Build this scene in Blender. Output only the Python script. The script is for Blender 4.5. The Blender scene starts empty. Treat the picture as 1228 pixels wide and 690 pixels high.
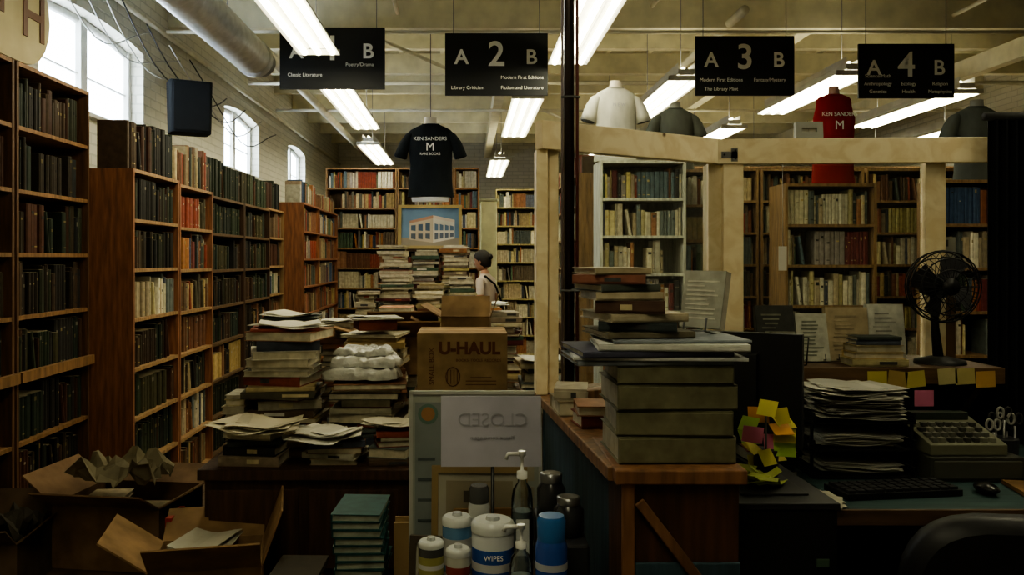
import bpy, math, random
from mathutils import Matrix, Vector
R=random.Random(11)
rnd=R.uniform
def T(x,y,z): return Matrix.Translation((x,y,z))
def RZ(d): return Matrix.Rotation(math.radians(d),4,'Z')
def RX(d): return Matrix.Rotation(math.radians(d),4,'X')
def RY(d): return Matrix.Rotation(math.radians(d),4,'Y')
COL=bpy.context.scene.collection

# ------------------------------------------------------------ materials
def newmat(name):
    m=bpy.data.materials.new(name); m.use_nodes=True
    nt=m.node_tree; b=nt.nodes['Principled BSDF']
    return m,nt,b
def mat_attr(name,rough=.6,metal=0,scale=14,amt=.25,stretch=(1,1,1),bump=0,spec=.4,coat=0):
    m,nt,b=newmat(name); N=nt.nodes; L=nt.links
    a=N.new('ShaderNodeAttribute'); a.attribute_name='Col'
    tc=N.new('ShaderNodeTexCoord'); mp=N.new('ShaderNodeMapping'); mp.inputs['Scale'].default_value=stretch
    L.new(tc.outputs['Object'],mp.inputs['Vector'])
    n=N.new('ShaderNodeTexNoise'); n.inputs['Scale'].default_value=scale; n.inputs['Detail'].default_value=5
    L.new(mp.outputs[0],n.inputs['Vector'])
    mr=N.new('ShaderNodeMapRange'); mr.inputs[1].default_value=.3; mr.inputs[2].default_value=.7
    mr.inputs[3].default_value=1-amt; mr.inputs[4].default_value=1+amt*.6
    L.new(n.outputs['Fac'],mr.inputs[0])
    v=N.new('ShaderNodeVectorMath'); v.operation='SCALE'
    L.new(a.outputs['Color'],v.inputs[0]); L.new(mr.outputs[0],v.inputs['Scale'])
    L.new(v.outputs[0],b.inputs['Base Color'])
    b.inputs['Roughness'].default_value=rough; b.inputs['Metallic'].default_value=metal
    b.inputs['Specular IOR Level'].default_value=spec
    b.inputs['Coat Weight'].default_value=coat
    if bump:
        bp=N.new('ShaderNodeBump'); bp.inputs['Strength'].default_value=bump; bp.inputs['Distance'].default_value=.01
        L.new(n.outputs['Fac'],bp.inputs['Height']); L.new(bp.outputs[0],b.inputs['Normal'])
    return m
BOOK=mat_attr('book_cloth',.6,amt=.25,scale=30,spec=.25)
WOOD=mat_attr('wood_stain',.55,amt=.45,scale=5,stretch=(9,9,1),bump=.15,spec=.3)
WOODH=mat_attr('wood_horizontal',.55,amt=.4,scale=5,stretch=(1,9,9),bump=.1,spec=.3)
PAINT=mat_attr('painted',.65,amt=.15,scale=6)
GLOSS=mat_attr('gloss_plastic',.25,amt=.05,spec=.5)
CARD=mat_attr('cardboard',.85,amt=.35,scale=9,bump=.25,spec=.15)
CLOTH=mat_attr('cloth',.95,amt=.22,scale=7,stretch=(1.6,1,.7),bump=.8,spec=.1)
METAL=mat_attr('metal',.35,metal=.9,amt=.15)
PLAST=mat_attr('matte_plastic',.5,amt=.05,spec=.3)
def pine():
    m,nt,b=newmat('pine_lumber'); N=nt.nodes; L=nt.links
    a=N.new('ShaderNodeAttribute'); a.attribute_name='Col'
    tc=N.new('ShaderNodeTexCoord'); mp=N.new('ShaderNodeMapping'); mp.inputs['Scale'].default_value=(3,3,3)
    L.new(tc.outputs['Object'],mp.inputs['Vector'])
    w=N.new('ShaderNodeTexNoise'); w.inputs['Scale'].default_value=4; w.inputs['Distortion'].default_value=1; w.inputs['Detail'].default_value=6
    L.new(mp.outputs[0],w.inputs['Vector'])
    vo=N.new('ShaderNodeTexVoronoi'); vo.inputs['Scale'].default_value=2.6; L.new(mp.outputs[0],vo.inputs['Vector'])
    r=N.new('ShaderNodeValToRGB'); r.color_ramp.elements[0].color=(.16,.08,.03,1); r.color_ramp.elements[0].position=.03
    r.color_ramp.elements[1].color=(1,1,1,1); r.color_ramp.elements[1].position=.09
    L.new(vo.outputs['Distance'],r.inputs[0])
    r2=N.new('ShaderNodeValToRGB'); r2.color_ramp.elements[0].color=(.88,.83,.74,1); r2.color_ramp.elements[0].position=.4
    r2.color_ramp.elements[1].color=(1,1,1,1); r2.color_ramp.elements[1].position=.6
    L.new(w.outputs['Fac'],r2.inputs[0])
    m1=N.new('ShaderNodeVectorMath'); m1.operation='MULTIPLY'; L.new(a.outputs['Color'],m1.inputs[0]); L.new(r.outputs[0],m1.inputs[1])
    m2=N.new('ShaderNodeVectorMath'); m2.operation='MULTIPLY'; L.new(m1.outputs[0],m2.inputs[0]); L.new(r2.outputs[0],m2.inputs[1])
    L.new(m2.outputs[0],b.inputs['Base Color']); b.inputs['Roughness'].default_value=.6
    return m
PINE=pine()
def brick():
    m,nt,b=newmat('painted_brick'); N=nt.nodes; L=nt.links
    tc=N.new('ShaderNodeTexCoord'); sx=N.new('ShaderNodeSeparateXYZ'); cx=N.new('ShaderNodeCombineXYZ')
    L.new(tc.outputs['Object'],sx.inputs[0])
    ad=N.new('ShaderNodeMath'); L.new(sx.outputs[0],ad.inputs[0]); L.new(sx.outputs[1],ad.inputs[1])
    L.new(ad.outputs[0],cx.inputs[0]); L.new(sx.outputs[2],cx.inputs[1])
    t=N.new('ShaderNodeTexBrick'); t.inputs['Scale'].default_value=1; t.inputs['Brick Width'].default_value=.22; t.inputs['Row Height'].default_value=.075
    t.inputs['Mortar Size'].default_value=.007
    t.inputs['Color1'].default_value=(.62,.60,.50,1); t.inputs['Color2'].default_value=(.56,.54,.45,1); t.inputs['Mortar'].default_value=(.46,.45,.37,1)
    L.new(cx.outputs[0],t.inputs['Vector']); L.new(t.outputs['Color'],b.inputs['Base Color'])
    bp=N.new('ShaderNodeBump'); bp.inputs['Strength'].default_value=.6; bp.inputs['Distance'].default_value=.012; bp.invert=True
    L.new(t.outputs['Fac'],bp.inputs['Height']); L.new(bp.outputs[0],b.inputs['Normal']); b.inputs['Roughness'].default_value=.6
    return m
BRICK=brick()
def floor_mat():
    m,nt,b=newmat('worn_floor'); N=nt.nodes; L=nt.links
    tc=N.new('ShaderNodeTexCoord'); t=N.new('ShaderNodeTexBrick'); t.inputs['Scale'].default_value=1; t.inputs['Brick Width'].default_value=1.8; t.inputs['Row Height'].default_value=.12
    t.inputs['Color1'].default_value=(.12,.08,.05,1); t.inputs['Color2'].default_value=(.09,.06,.04,1); t.inputs['Mortar'].default_value=(.01,.01,.01,1); t.inputs['Mortar Size'].default_value=.004
    L.new(tc.outputs['Object'],t.inputs['Vector']); L.new(t.outputs['Color'],b.inputs['Base Color']); b.inputs['Roughness'].default_value=.55
    return m
FLOOR=floor_mat()
def emis(name,col,s):
    m=bpy.data.materials.new(name); m.use_nodes=True; nt=m.node_tree; nt.nodes.clear()
    e=nt.nodes.new('ShaderNodeEmission'); e.inputs[0].default_value=(*col,1); e.inputs[1].default_value=s
    o=nt.nodes.new('ShaderNodeOutputMaterial'); nt.links.new(e.outputs[0],o.inputs[0]); return m
TUBE=emis('fluorescent_tube',(1,.93,.64),19.0)
UPFILL=emis('added_uplight_strip',(1,.92,.62),15.0)  # invented glow on the fixture tops, added to brighten the ceiling
def glass(name,g=.1,col=(1,1,1)):
    m=bpy.data.materials.new(name); m.use_nodes=True; nt=m.node_tree; nt.nodes.clear()
    t=nt.nodes.new('ShaderNodeBsdfTransparent'); t.inputs[0].default_value=(*col,1)
    gl=nt.nodes.new('ShaderNodeBsdfGlossy'); gl.inputs['Roughness'].default_value=.04
    fr=nt.nodes.new('ShaderNodeFresnel'); fr.inputs[0].default_value=1.3
    mx=nt.nodes.new('ShaderNodeMixShader'); o=nt.nodes.new('ShaderNodeOutputMaterial')
    ad=nt.nodes.new('ShaderNodeMath'); ad.inputs[1].default_value=g; nt.links.new(fr.outputs[0],ad.inputs[0])
    nt.links.new(ad.outputs[0],mx.inputs[0]); nt.links.new(t.outputs[0],mx.inputs[1]); nt.links.new(gl.outputs[0],mx.inputs[2]); nt.links.new(mx.outputs[0],o.inputs[0])
    return m
PLEXI=glass('plexiglass',.03,(.93,.95,.92))
def frosted():
    m=bpy.data.materials.new('frosted_window_glass'); m.use_nodes=True; nt=m.node_tree; nt.nodes.clear()
    t=nt.nodes.new('ShaderNodeBsdfTranslucent'); t.inputs[0].default_value=(.9,.93,.97,1)
    d=nt.nodes.new('ShaderNodeBsdfDiffuse'); d.inputs[0].default_value=(.6,.6,.6,1)
    mx=nt.nodes.new('ShaderNodeMixShader'); mx.inputs[0].default_value=.15; o=nt.nodes.new('ShaderNodeOutputMaterial')
    nt.links.new(t.outputs[0],mx.inputs[1]); nt.links.new(d.outputs[0],mx.inputs[2]); nt.links.new(mx.outputs[0],o.inputs[0]); return m
WGLASS=frosted()
CLEAR=glass('clear_plastic',.12,(.8,.85,.85))
def flat(name,col,rough=.6):
    m,nt,b=newmat(name); b.inputs['Base Color'].default_value=(*col,1); b.inputs['Roughness'].default_value=rough; return m
TXTW=flat('lettering_white',(.8,.8,.74)); TXTG=flat('lettering_grey',(.33,.33,.37)); TXTB=flat('lettering_brown',(.11,.045,.015)); TXTBL=flat('lettering_blue',(.03,.08,.3))

# ------------------------------------------------------------ mesh builder
class MB:
    def __init__(s): s.v=[];s.f=[];s.c=[];s.m=[];s.s=[];s.M=Matrix()
    def add(s,vs,fs,col,mat=0,sm=False):
        o=len(s.v)
        for p in vs: s.v.append(tuple(s.M@Vector(p))); s.c.append(col)
        for f in fs: s.f.append([i+o for i in f]); s.m.append(mat); s.s.append(sm)
    def box(s,x0,y0,z0,x1,y1,z1,col,mat=0):
        s.add([(x0,y0,z0),(x1,y0,z0),(x1,y1,z0),(x0,y1,z0),(x0,y0,z1),(x1,y0,z1),(x1,y1,z1),(x0,y1,z1)],
          [(0,3,2,1),(4,5,6,7),(0,1,5,4),(1,2,6,5),(2,3,7,6),(3,0,4,7)],col,mat)
    def tbox(s,L,x0,y0,z0,x1,y1,z1,col,mat=0):
        k=s.M; s.M=k@L; s.box(x0,y0,z0,x1,y1,z1,col,mat); s.M=k
    def beam(s,p0,p1,w,h,col,mat=0):
        p0=Vector(p0);p1=Vector(p1); d=(p1-p0); l=d.length; x=d.normalized()
        up=Vector((0,0,1)) if abs(x.z)<.9 else Vector((0,1,0))
        y=up.cross(x).normalized(); z=x.cross(y)
        L=Matrix(((x.x,y.x,z.x,p0.x),(x.y,y.y,z.y,p0.y),(x.z,y.z,z.z,p0.z),(0,0,0,1)))
        s.tbox(L,0,-w/2,-h/2,l,w/2,h/2,col,mat)
    def prism(s,pts,z0,z1,col,mat=0,sm=False):
        n=len(pts)
        vs=[(x,y,z0) for x,y in pts]+[(x,y,z1) for x,y in pts]
        fs=[tuple(range(n))[::-1],tuple(range(n,2*n))]+[(i,(i+1)%n,(i+1)%n+n,i+n) for i in range(n)]
        s.add(vs,fs,col,mat,sm)
    def loft(s,rings,col,mat=0,n=16,sm=True,cap=True,pw=1):
        vs=[];fs=[]
        for (cx,cy,cz,rx,ry) in rings:
            for i in range(n):
                a=2*math.pi*i/n; c=math.cos(a); q=math.sin(a)
                vs.append((cx+rx*math.copysign(abs(c)**pw,c),cy+ry*math.copysign(abs(q)**pw,q),cz))
        for k in range(len(rings)-1):
            for i in range(n):
                j=(i+1)%n; fs.append((k*n+i,k*n+j,(k+1)*n+j,(k+1)*n+i))
        s.add(vs,fs,col,mat,sm)
        if cap:
            s.add(vs[:n],[tuple(range(n))[::-1]],col,mat); s.add(vs[-n:],[tuple(range(n))],col,mat)
    def cyl(s,x,y,z0,z1,r,col,mat=0,r2=None,n=20):
        s.loft([(x,y,z0,r,r),(x,y,z1,r2 if r2 is not None else r,r2 if r2 is not None else r)],col,mat,n)
    def lathe(s,x,y,prof,col,mat=0,n=20):
        s.loft([(x,y,z,r,r) for r,z in prof],col,mat,n)
    def tube(s,pts,r,col,mat=0,n=8,closed=False,flat=1):
        pts=[Vector(p) for p in pts]; N=len(pts)
        rs=r if isinstance(r,(list,tuple)) else [r]*N
        vs=[];fs=[]
        prev=None
        for k,p in enumerate(pts):
            if closed: d=pts[(k+1)%N]-pts[k-1]
            else: d=pts[min(k+1,N-1)]-pts[max(k-1,0)]
            d.normalize()
            if prev is None:
                up=Vector((0,0,1)) if abs(d.z)<.9 else Vector((1,0,0)); a=d.cross(up).normalized()
            else: a=(prev-d*prev.dot(d)).normalized()
            prev=a; b=d.cross(a)
            for i in range(n):
                t=2*math.pi*i/n; vs.append(tuple(p+(a*math.cos(t)*flat+b*math.sin(t))*rs[k]))
        for k in range(N if closed else N-1):
            k2=(k+1)%N
            for i in range(n):
                j=(i+1)%n; fs.append((k*n+i,k*n+j,k2*n+j,k2*n+i))
        if not closed: fs+= [tuple(range(n))[::-1],tuple(range((N-1)*n,N*n))]
        s.add(vs,fs,col,mat,True)
    def ball(s,c,rx,ry,rz,col,mat=0,n=14,m=8):
        k=s.M; s.M=k@T(*c)
        s.loft([(0,0,-rz*math.cos(math.pi*i/m),max(rx*math.sin(math.pi*i/m),.0005),max(ry*math.sin(math.pi*i/m),.0005)) for i in range(m+1)],col,mat,n,True,False); s.M=k
    def obj(s,name,mats,parent=None,bevel=0,M=None):
        me=bpy.data.meshes.new(name); me.from_pydata(s.v,[],s.f)
        if not isinstance(mats,(list,tuple)): mats=[mats]
        for m in mats: me.materials.append(m)
        me.polygons.foreach_set('material_index',s.m); me.polygons.foreach_set('use_smooth',s.s)
        at=me.color_attributes.new('Col','FLOAT_COLOR','POINT')
        flatc=[]
        for c in s.c: flatc+= [c[0],c[1],c[2],1.0]
        at.data.foreach_set('color',flatc); me.update()
        o=bpy.data.objects.new(name,me); COL.objects.link(o)
        if parent: o.parent=parent
        if M is not None: o.matrix_world=M
        if bevel:
            b=o.modifiers.new('bevel','BEVEL'); b.width=bevel; b.segments=2; b.limit_method='ANGLE'
        return o
def empty(name,loc=(0,0,0)):
    e=bpy.data.objects.new(name,None); e.location=loc; e.empty_display_size=.1; COL.objects.link(e); return e
def text(body,size,M,mat,parent=None,name='lettering',ext=.0008,align='CENTER',bold=0):
    c=bpy.data.curves.new(name,'FONT'); c.body=body; c.size=size; c.extrude=ext; c.align_x=align; c.align_y='CENTER'; c.offset=bold
    c.materials.append(mat); o=bpy.data.objects.new(name,c); COL.objects.link(o)
    if parent: o.parent=parent
    o.matrix_world=M
    return o

# ------------------------------------------------------------ palettes
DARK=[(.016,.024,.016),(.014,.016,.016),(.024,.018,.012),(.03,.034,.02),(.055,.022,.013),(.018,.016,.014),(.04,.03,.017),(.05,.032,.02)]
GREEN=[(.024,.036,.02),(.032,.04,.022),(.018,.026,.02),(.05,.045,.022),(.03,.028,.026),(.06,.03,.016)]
MIX=[(.24,.05,.03),(.04,.07,.13),(.5,.45,.33),(.03,.03,.03),(.07,.11,.07),(.38,.3,.16),(.55,.52,.42),(.16,.06,.03),(.22,.17,.12),(.1,.14,.16),(.34,.15,.06),(.4,.34,.14),(.25,.22,.2),(.12,.03,.03)]
WARM=[(.22,.11,.06),(.36,.26,.12),(.15,.07,.04),(.42,.34,.2),(.13,.085,.05),(.05,.06,.05),(.24,.06,.04),(.1,.09,.06)]
LIGHT=[(.55,.5,.36),(.6,.56,.44),(.4,.33,.22),(.45,.4,.3),(.26,.12,.06),(.12,.14,.13),(.46,.4,.22),(.08,.09,.12)]
def shade(c,k): return (c[0]*k,c[1]*k,c[2]*k)
def spine_book(mb,x,y,z,t,d,h,col,detail=True,lean=0):
    k=mb.M; mb.M=k@T(x,y,z)@RY(lean)
    c=min(t*.25,.008)
    mb.prism([(0,d),(0,.007),(c,0),(t-c,0),(t,.007),(t,d)],0,h,col)
    mb.box(.002,.012,h,t-.002,d-.004,h+.0015,(.35,.3,.2))
    if detail and R.random()<.6:
        lc=R.choice([(.5,.4,.18),(.4,.36,.28),(.03,.03,.03),(.3,.24,.1)])
        if max(col)<.06: lc=shade(lc,.45)
        hh=h*rnd(.6,.85); bh=rnd(.006,.025)
        mb.box(c,-.0008,hh,t-c,.002,min(hh+bh,h-.01),lc)
        if R.random()<.5: mb.box(c,-.0008,h*.12,t-c,.002,h*.12+.006,lc)
    mb.M=k
def fill(mb,x0,x1,y,z,gap,depth,pal,detail=True,full=.95,hmin=.62,hmax=.93):
    x=x0; 
    while x<x1-.02:
        r=R.random()
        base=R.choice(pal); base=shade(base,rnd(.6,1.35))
        if r<.22: n=R.randint(4,10); t=rnd(.022,.045); h=gap*rnd(hmin+.08,hmax); same=True
        else: n=R.randint(1,4); same=False; t=rnd(.014,.042); h=gap*rnd(hmin,hmax)
        for i in range(n):
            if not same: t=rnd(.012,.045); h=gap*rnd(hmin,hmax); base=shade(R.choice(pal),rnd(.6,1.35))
            if x+t>x1: break
            spine_book(mb,x,y+(rnd(0,.02)),z,t-.0012,depth*rnd(.8,.95),h,base,detail)
            x+=t
        if R.random()<.12:
            t=.022; h=gap*.75
            if x+.12<x1:
                spine_book(mb,x+.045,y+.005,z+.001,t,depth*.8,h,shade(R.choice(pal),1),detail,lean=-9)
                x+=.075
        if R.random()>full: x+=rnd(.03,.15)
def bookcase(X,Y,rot,w,h,d,n,wood,pals,top=0,detail=True,full=.95,name='bookcase',base=None,depthbook=.19,trimcol=None):
    e=empty(name,(X,Y,0)); e.rotation_euler=(0,0,math.radians(rot))
    f=MB(); b=MB(); th=.02; tc=trimcol or wood
    f.box(0,0,0,th,d,h,wood); f.box(w-th,0,0,w,d,h,wood)
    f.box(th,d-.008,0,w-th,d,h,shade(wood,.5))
    f.box(th,.012,0,w-th,.03,.07,wood)
    zl=[.07+(h-.09)*i/n for i in range(n+1)]
    for i,z in enumerate(zl):
        f.box(th,.002,z,w-th,d-.008,z+th,tc)
    if base:
        f.box(-.0,-.03,base-.05,w,0,base,tc)
    for i in range(n):
        z=zl[i]+th; gap=zl[i+1]-z
        pal=pals[i%len(pals)] if isinstance(pals[0],list) else pals
        if R.random()<.5: dd=.02
        else: dd=.035
        fill(b,th+.002,w-th-.002,dd,z+.0005,gap,min(depthbook,d-.06),pal,detail,full)
    if top:
        pal=pals[-1] if isinstance(pals[0],list) else pals
        fill(b,.01,w-.01,.03,h+.0008,top,min(depthbook,d-.06),pal,detail,.97,.7,1)
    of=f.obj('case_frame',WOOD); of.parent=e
    ob=b.obj('books',BOOK); ob.parent=e
    return e
def flat_book(mb,x,y,z,w,d,t,rot,col,side=0,page=(.5,.45,.33)):
    k=mb.M; mb.M=k@T(x,y,z)@RZ(rot+side)
    c=.0025 if t>.012 else .001
    mb.box(-w/2,-d/2,0,w/2,d/2,c,col); mb.box(-w/2,-d/2,t-c,w/2,d/2,t,col)
    mb.prism([(-w/2,-d/2+.004),(-w/2,-d/2),(w/2,-d/2),(w/2,-d/2+.004)],c,t-c,col)
    mb.box(-w/2+.001,-d/2-.003,t*.2,w/2-.001,-d/2,t*.8,col)
    if t>.018 and R.random()<.65:
        lc=R.choice([(.5,.42,.25),(.6,.57,.5),(.05,.05,.05),(.35,.1,.06)])
        a=rnd(-.25,.1)*w; mb.box(a,-d/2-.0038,t*.28,a+w*rnd(.15,.4),-d/2-.002,t*.72,lc)
    mb.box(-w/2+.005,-d/2+.004,c,w/2-.005,d/2-.005,t-c,shade(page,rnd(.8,1.15)))
    mb.M=k
def stack(x,y,z,H,w=.19,d=.25,pal=MIX,name='book_stack',jit=9,tmin=.012,tmax=.042,off=.014,face=0,wj=.72):
    mb=MB()
    zz=z+.0005; dx=dy=0
    while zz<z+H-.01:
        t=min(rnd(tmin,tmax),max(.012,z+H-zz)); s=rnd(wj,1.06)
        side=R.choice([0,0,180,180]) if face==0 else 0
        dx=max(-off,min(off,dx+rnd(-off,off))); dy=max(-off,min(off,dy+rnd(-off,off)))
        flat_book(mb,x+dx,y+dy,zz,w*s,d*s,t,rnd(-jit,jit),shade(R.choice(pal),rnd(.6,1.25)),side)
        zz+=t+.0006
    return mb.obj(name,BOOK),zz

# ------------------------------------------------------------ room shell
WX=-2.62; EX=7.0; NY=17.0; SY=-1.2; CZ=4.3
m=MB(); m.box(WX-.3,SY-.2,-.1,EX+.2,NY+.2,0,(.1,.1,.1)); m.obj('floor',FLOOR)
m=MB(); m.box(WX-.3,SY-.2,CZ,EX+.2,NY+.2,CZ+.1,(.42,.40,.28)); m.obj('ceiling',PAINT)
m=MB(); m.box(WX-.3,NY,0,EX+.2,NY+.2,CZ,(.4,.4,.3)); m.obj('wall_back',BRICK)
m=MB(); m.box(EX,SY,0,EX+.2,NY,CZ,(.4,.4,.3)); m.obj('wall_right',BRICK)
m=MB(); m.box(WX-.3,SY-.2,0,EX+.2,SY,CZ,(.3,.3,.25)); m.obj('wall_front',PAINT)
wins=[(5.1,6.75),(9.0,10.5),(12.2,13.5)]; ZB=2.6; ZT=3.25; ARC=.06
m=MB(); wc=(.45,.45,.36)
m.box(WX-.3,SY,0,WX,NY,ZB,wc); m.box(WX-.3,SY,ZT+ARC+.02,WX,NY,CZ,wc)
ys=[SY]+[v for w_ in wins for v in w_]+[NY]
for i in range(0,len(ys),2): m.box(WX-.3,ys[i],ZB,WX,ys[i+1],ZT+ARC+.02,wc)
for (a,b) in wins:
    n=14
    f=lambda t:ZT+ARC*(1-(2*t-1)**2)
    for i in range(n):
        t0=i/n;t1=(i+1)/n; y0=a+(b-a)*t0;y1=a+(b-a)*t1; zt=ZT+ARC+.02
        vs=[(WX-.3,y0,f(t0)),(WX,y0,f(t0)),(WX,y1,f(t1)),(WX-.3,y1,f(t1)),(WX-.3,y0,zt),(WX,y0,zt),(WX,y1,zt),(WX-.3,y1,zt)]
        m.add(vs,[(0,3,2,1),(4,5,6,7),(0,1,5,4),(1,2,6,5),(2,3,7,6),(3,0,4,7)],wc)
m.obj('wall_left',BRICK)
for i,(a,b) in enumerate(wins):
    m=MB(); c=(.6,.6,.55); x=WX-.14
    m.box(x-.04,a,ZB,x+.04,b,ZB+.05,c); m.box(x-.04,a,ZB,x+.04,a+.05,ZT+.02,c); m.box(x-.04,b-.05,ZB,x+.04,b,ZT+.02,c)
    m.box(x-.04,(a+b)/2-.05,ZB,x+.04,(a+b)/2+.05,ZT+ARC-.01,c)
    m.box(x-.015,a,2.90,x+.015,b,2.91,c)
    m.add([(x,a+.03,ZB+.03),(x,b-.03,ZB+.03),(x,b-.03,ZT+ARC),(x,a+.03,ZT+ARC)],[(0,1,2,3)],(1,1,1),1)
    m.box(WX-.1,a-.03,ZB-.03,WX+.05,b+.03,ZB-.001,c)
    n=14; f=lambda t:ZT+ARC*(1-(2*t-1)**2)
    m.tube([(x,a+(b-a)*k/n,f(k/n)-.02) for k in range(n+1)],.03,c)
    m.obj('window_%d'%(i+1),[PAINT,WGLASS])
m=MB(); jc=(.72,.68,.49)
x=WX+.3
while x<EX: m.box(x,SY,CZ-.22,x+.05,NY,CZ,jc); x+=.5
m.obj('ceiling_joists',PAINT)
m=MB()
for y in (1.5,3.6,5.6,8.9,10.1,11.3,12.5,13.7,14.9,16.1): m.box(WX,y,CZ-.46,EX,y+.1,CZ-.22,jc)
m.box(WX,7.3,3.62,EX,7.5,3.86,(.74,.70,.52)); m.box(WX,7.25,3.86,EX,7.55,3.9,jc)
m.box(WX,7.33,3.9,EX,7.47,CZ-.22,jc)
for x in (.35,3.0,5.6):
    m.box(x,7.5,3.64,x+.12,16.9,3.84,jc)
m.obj('ceiling_beams',PAINT)
m=MB(); pcn=(.66,.63,.5)
for x,z in ((-.6,3.72),(1.6,3.78),(4.2,3.7)): m.tube([(x,SY+.1,z),(x,7.2,z)],.018,pcn)
m.tube([(WX+.1,7.0,3.5),(EX-.1,7.0,3.5)],.016,pcn); m.tube([(WX+.1,9.6,3.62),(EX-.1,9.6,3.62)],.024,pcn); m.tube([(WX+.1,11.0,3.55),(EX-.1,11.0,3.55)],.02,pcn)
m.tube([(WX+.06,SY+.1,3.5),(WX+.06,16.8,3.5)],.02,pcn)
m.tube([(2.3,6.9,3.66),(2.3,16.8,3.6)],.04,pcn); m.tube([(-1.9,7.6,3.55),(-1.9,16.8,3.55)],.05,pcn); m.tube([(-.8,7.6,3.6),(1.4,12.0,3.6)],.02,pcn)
m.obj('ceiling_conduit',PAINT)
m=MB()
for k in range(7):
    pts=[]
    for i in range(13):
        t=i/12; pts.append((WX+.08+.03*k, 4.7+.4*k+t*(2.0+.2*k), 3.6-.05*k-.35*math.sin(t*math.pi)-.2*t+.04*math.sin(9*t+k)))
    m.tube(pts,.006,R.choice([(.02,.02,.02),(.4,.4,.36)]),n=6)
m.obj('hanging_cables',PLAST)

# ------------------------------------------------------------ fluorescent fixtures
def fixture(X,y0,y1,z=3.08):
    m=MB(); w=.3; c=(.6,.6,.55)
    m.prism([(X-.07,y0),(X+.07,y0),(X+.07,y1),(X-.07,y1)],z+.06,z+.1,c)
    for s in (-1,1):
        vs=[(X+s*.06,y0,z+.06),(X+s*.06,y1,z+.06),(X+s*w/2,y1,z+.01),(X+s*w/2,y0,z+.01),(X+s*.06,y0,z+.066),(X+s*.06,y1,z+.066),(X+s*w/2,y1,z+.018),(X+s*w/2,y0,z+.018)]
        m.add(vs,[(0,1,2,3),(4,7,6,5),(0,3,7,4),(1,5,6,2),(3,2,6,7)],c)
    m.box(X-.06,y0,z+.05,X+.06,y1,z+.06,c)
    for yy in (y0,y1-.02): m.prism([(X-w/2,yy),(X+w/2,yy),(X+w/2,yy+.02),(X-w/2,yy+.02)],z+.005,z+.045,c)
    for xx in (-.1,0,.1): m.tube([(X+xx,y0+.03,z+.018),(X+xx,y1-.03,z+.018)],.021,(1,1,1),1,n=8)
    m.tube([(X,y0+.1,z+.125),(X,y1-.1,z+.125)],.015,(1,1,1),2,n=6)  # added uplight strip, aimed at the ceiling
    for s in (-1,1): m.box(X+s*.07-.003,y0,z+.1,X+s*.07+.003,y1,z+.15,c)
    for yy in (y0+.3,y1-.3): m.tube([(X+.03,yy,z+.1),(X+.03,yy,CZ-.02)],.004,(.3,.3,.3),n=5)
    m.obj('fluorescent_light',[PAINT,TUBE,UPFILL])
for X,a,b in ((-1.08,3.7,6.1),(-1.15,7.2,9.6),(-1.3,10.9,13.2),(.77,4.1,6.4),(.57,7.75,10.2),(.5,12.6,15.2),
              (1.83,6.95,8.9),(3.14,6.75,8.6),(3.05,9.5,11.6),(4.5,7.5,9.5),(5.7,9.7,12),(1.9,11,13.4),(4.2,12,14.4),
              (-.2,-.6,1.8),(2.4,1.9,4.3)):  # this pair hangs out of view, added to brighten foreground and booth
    fixture(X,a,b)

# ------------------------------------------------------------ aisle signs
def aisle_sign(X,Y,n,w,z0,z1,subs):
    m=MB(); m.box(X-w/2,Y,z0,X+w/2,Y+.02,z1,(.012,.013,.014)); 
    for s in (-1,1): m.tube([(X+s*w*.42,Y+.01,z1-.01),(X+s*w*.42,Y+.01,3.86)],.004,(.25,.25,.22),n=5)
    o=m.obj('hanging_aisle_sign',PLAST)
    F=lambda x,z:T(X+x,Y-.0025,z)@RX(90)
    text(n,.27,F(0,z1-.17),TXTW,o,'aisle_number',bold=.004)
    text('A',.16,F(-w*.34,z1-.19),TXTW,o,'letter_a',bold=.003); text('B',.16,F(w*.34,z1-.19),TXTW,o,'letter_b',bold=.003)
    for i,(t,x,z) in enumerate(subs): text(t,.038,F(x*w,z0+z),TXTW,o,'subject_%d'%i)
aisle_sign(-1.05,6.5,'1',.82,2.92,3.40,[('Poetry/Drama',.26,.19),('Classic Literature',-.26,.11)])
aisle_sign(.23,6.5,'2',.80,2.87,3.355,[('Library Criticism',-.28,.06),('Modern First Editions',.25,.14),('Fiction and Literature',.25,.06)])
aisle_sign(2.15,6.45,'3',.765,2.86,3.32,[('Modern First Editions',-.24,.12),('The Library Mint',-.24,.05),('Fantasy/Mystery',.25,.12)])
aisle_sign(3.40,6.45,'4',.74,2.84,3.26,[('Science/Math',-.3,.17),('Anthropology',-.3,.11),('Genetics',-.3,.05),('Ecology',.02,.11),('Health',.02,.05),('Religion',.35,.11),('Metaphysics',.35,.05)])

# ------------------------------------------------------------ duct, speaker, letter sign
m=MB(); dx,dz,r=-1.78,3.27,.14
y=SY+.3; i=0
pts=[];rs=[]
while y<6.95:
    pts.append((dx,y,dz)); rs.append(r if i%2 else r+.01); y+=.045; i+=1
m.tube(pts,rs,(.8,.82,.82),n=20)
m.tube([(dx,6.9,dz),(dx,7.0,dz)],.155,(.7,.72,.72),n=20)
m.tube([(dx,7.0,dz),(dx+.02,7.02,dz-.0),(dx+.05,7.12,dz-.02)],[.12,.12,.11],(.3,.32,.33),n=20)
for yy in (2,4.5,6.2): m.tube([(dx,yy,dz+.13),(dx,yy,CZ-.225)],.004,(.3,.3,.3),n=5)
m.obj('spiral_air_duct',mat_attr('galvanised_sheet',.42,metal=.5,amt=.15))
m=MB(); m.M=T(-2.28,6.85,2.83)@RZ(28)
m.loft([(0,0,-.21,.16,.12),(0,0,.21,.17,.12)],(.01,.011,.012),n=4*6,pw=.25,sm=False)
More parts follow.
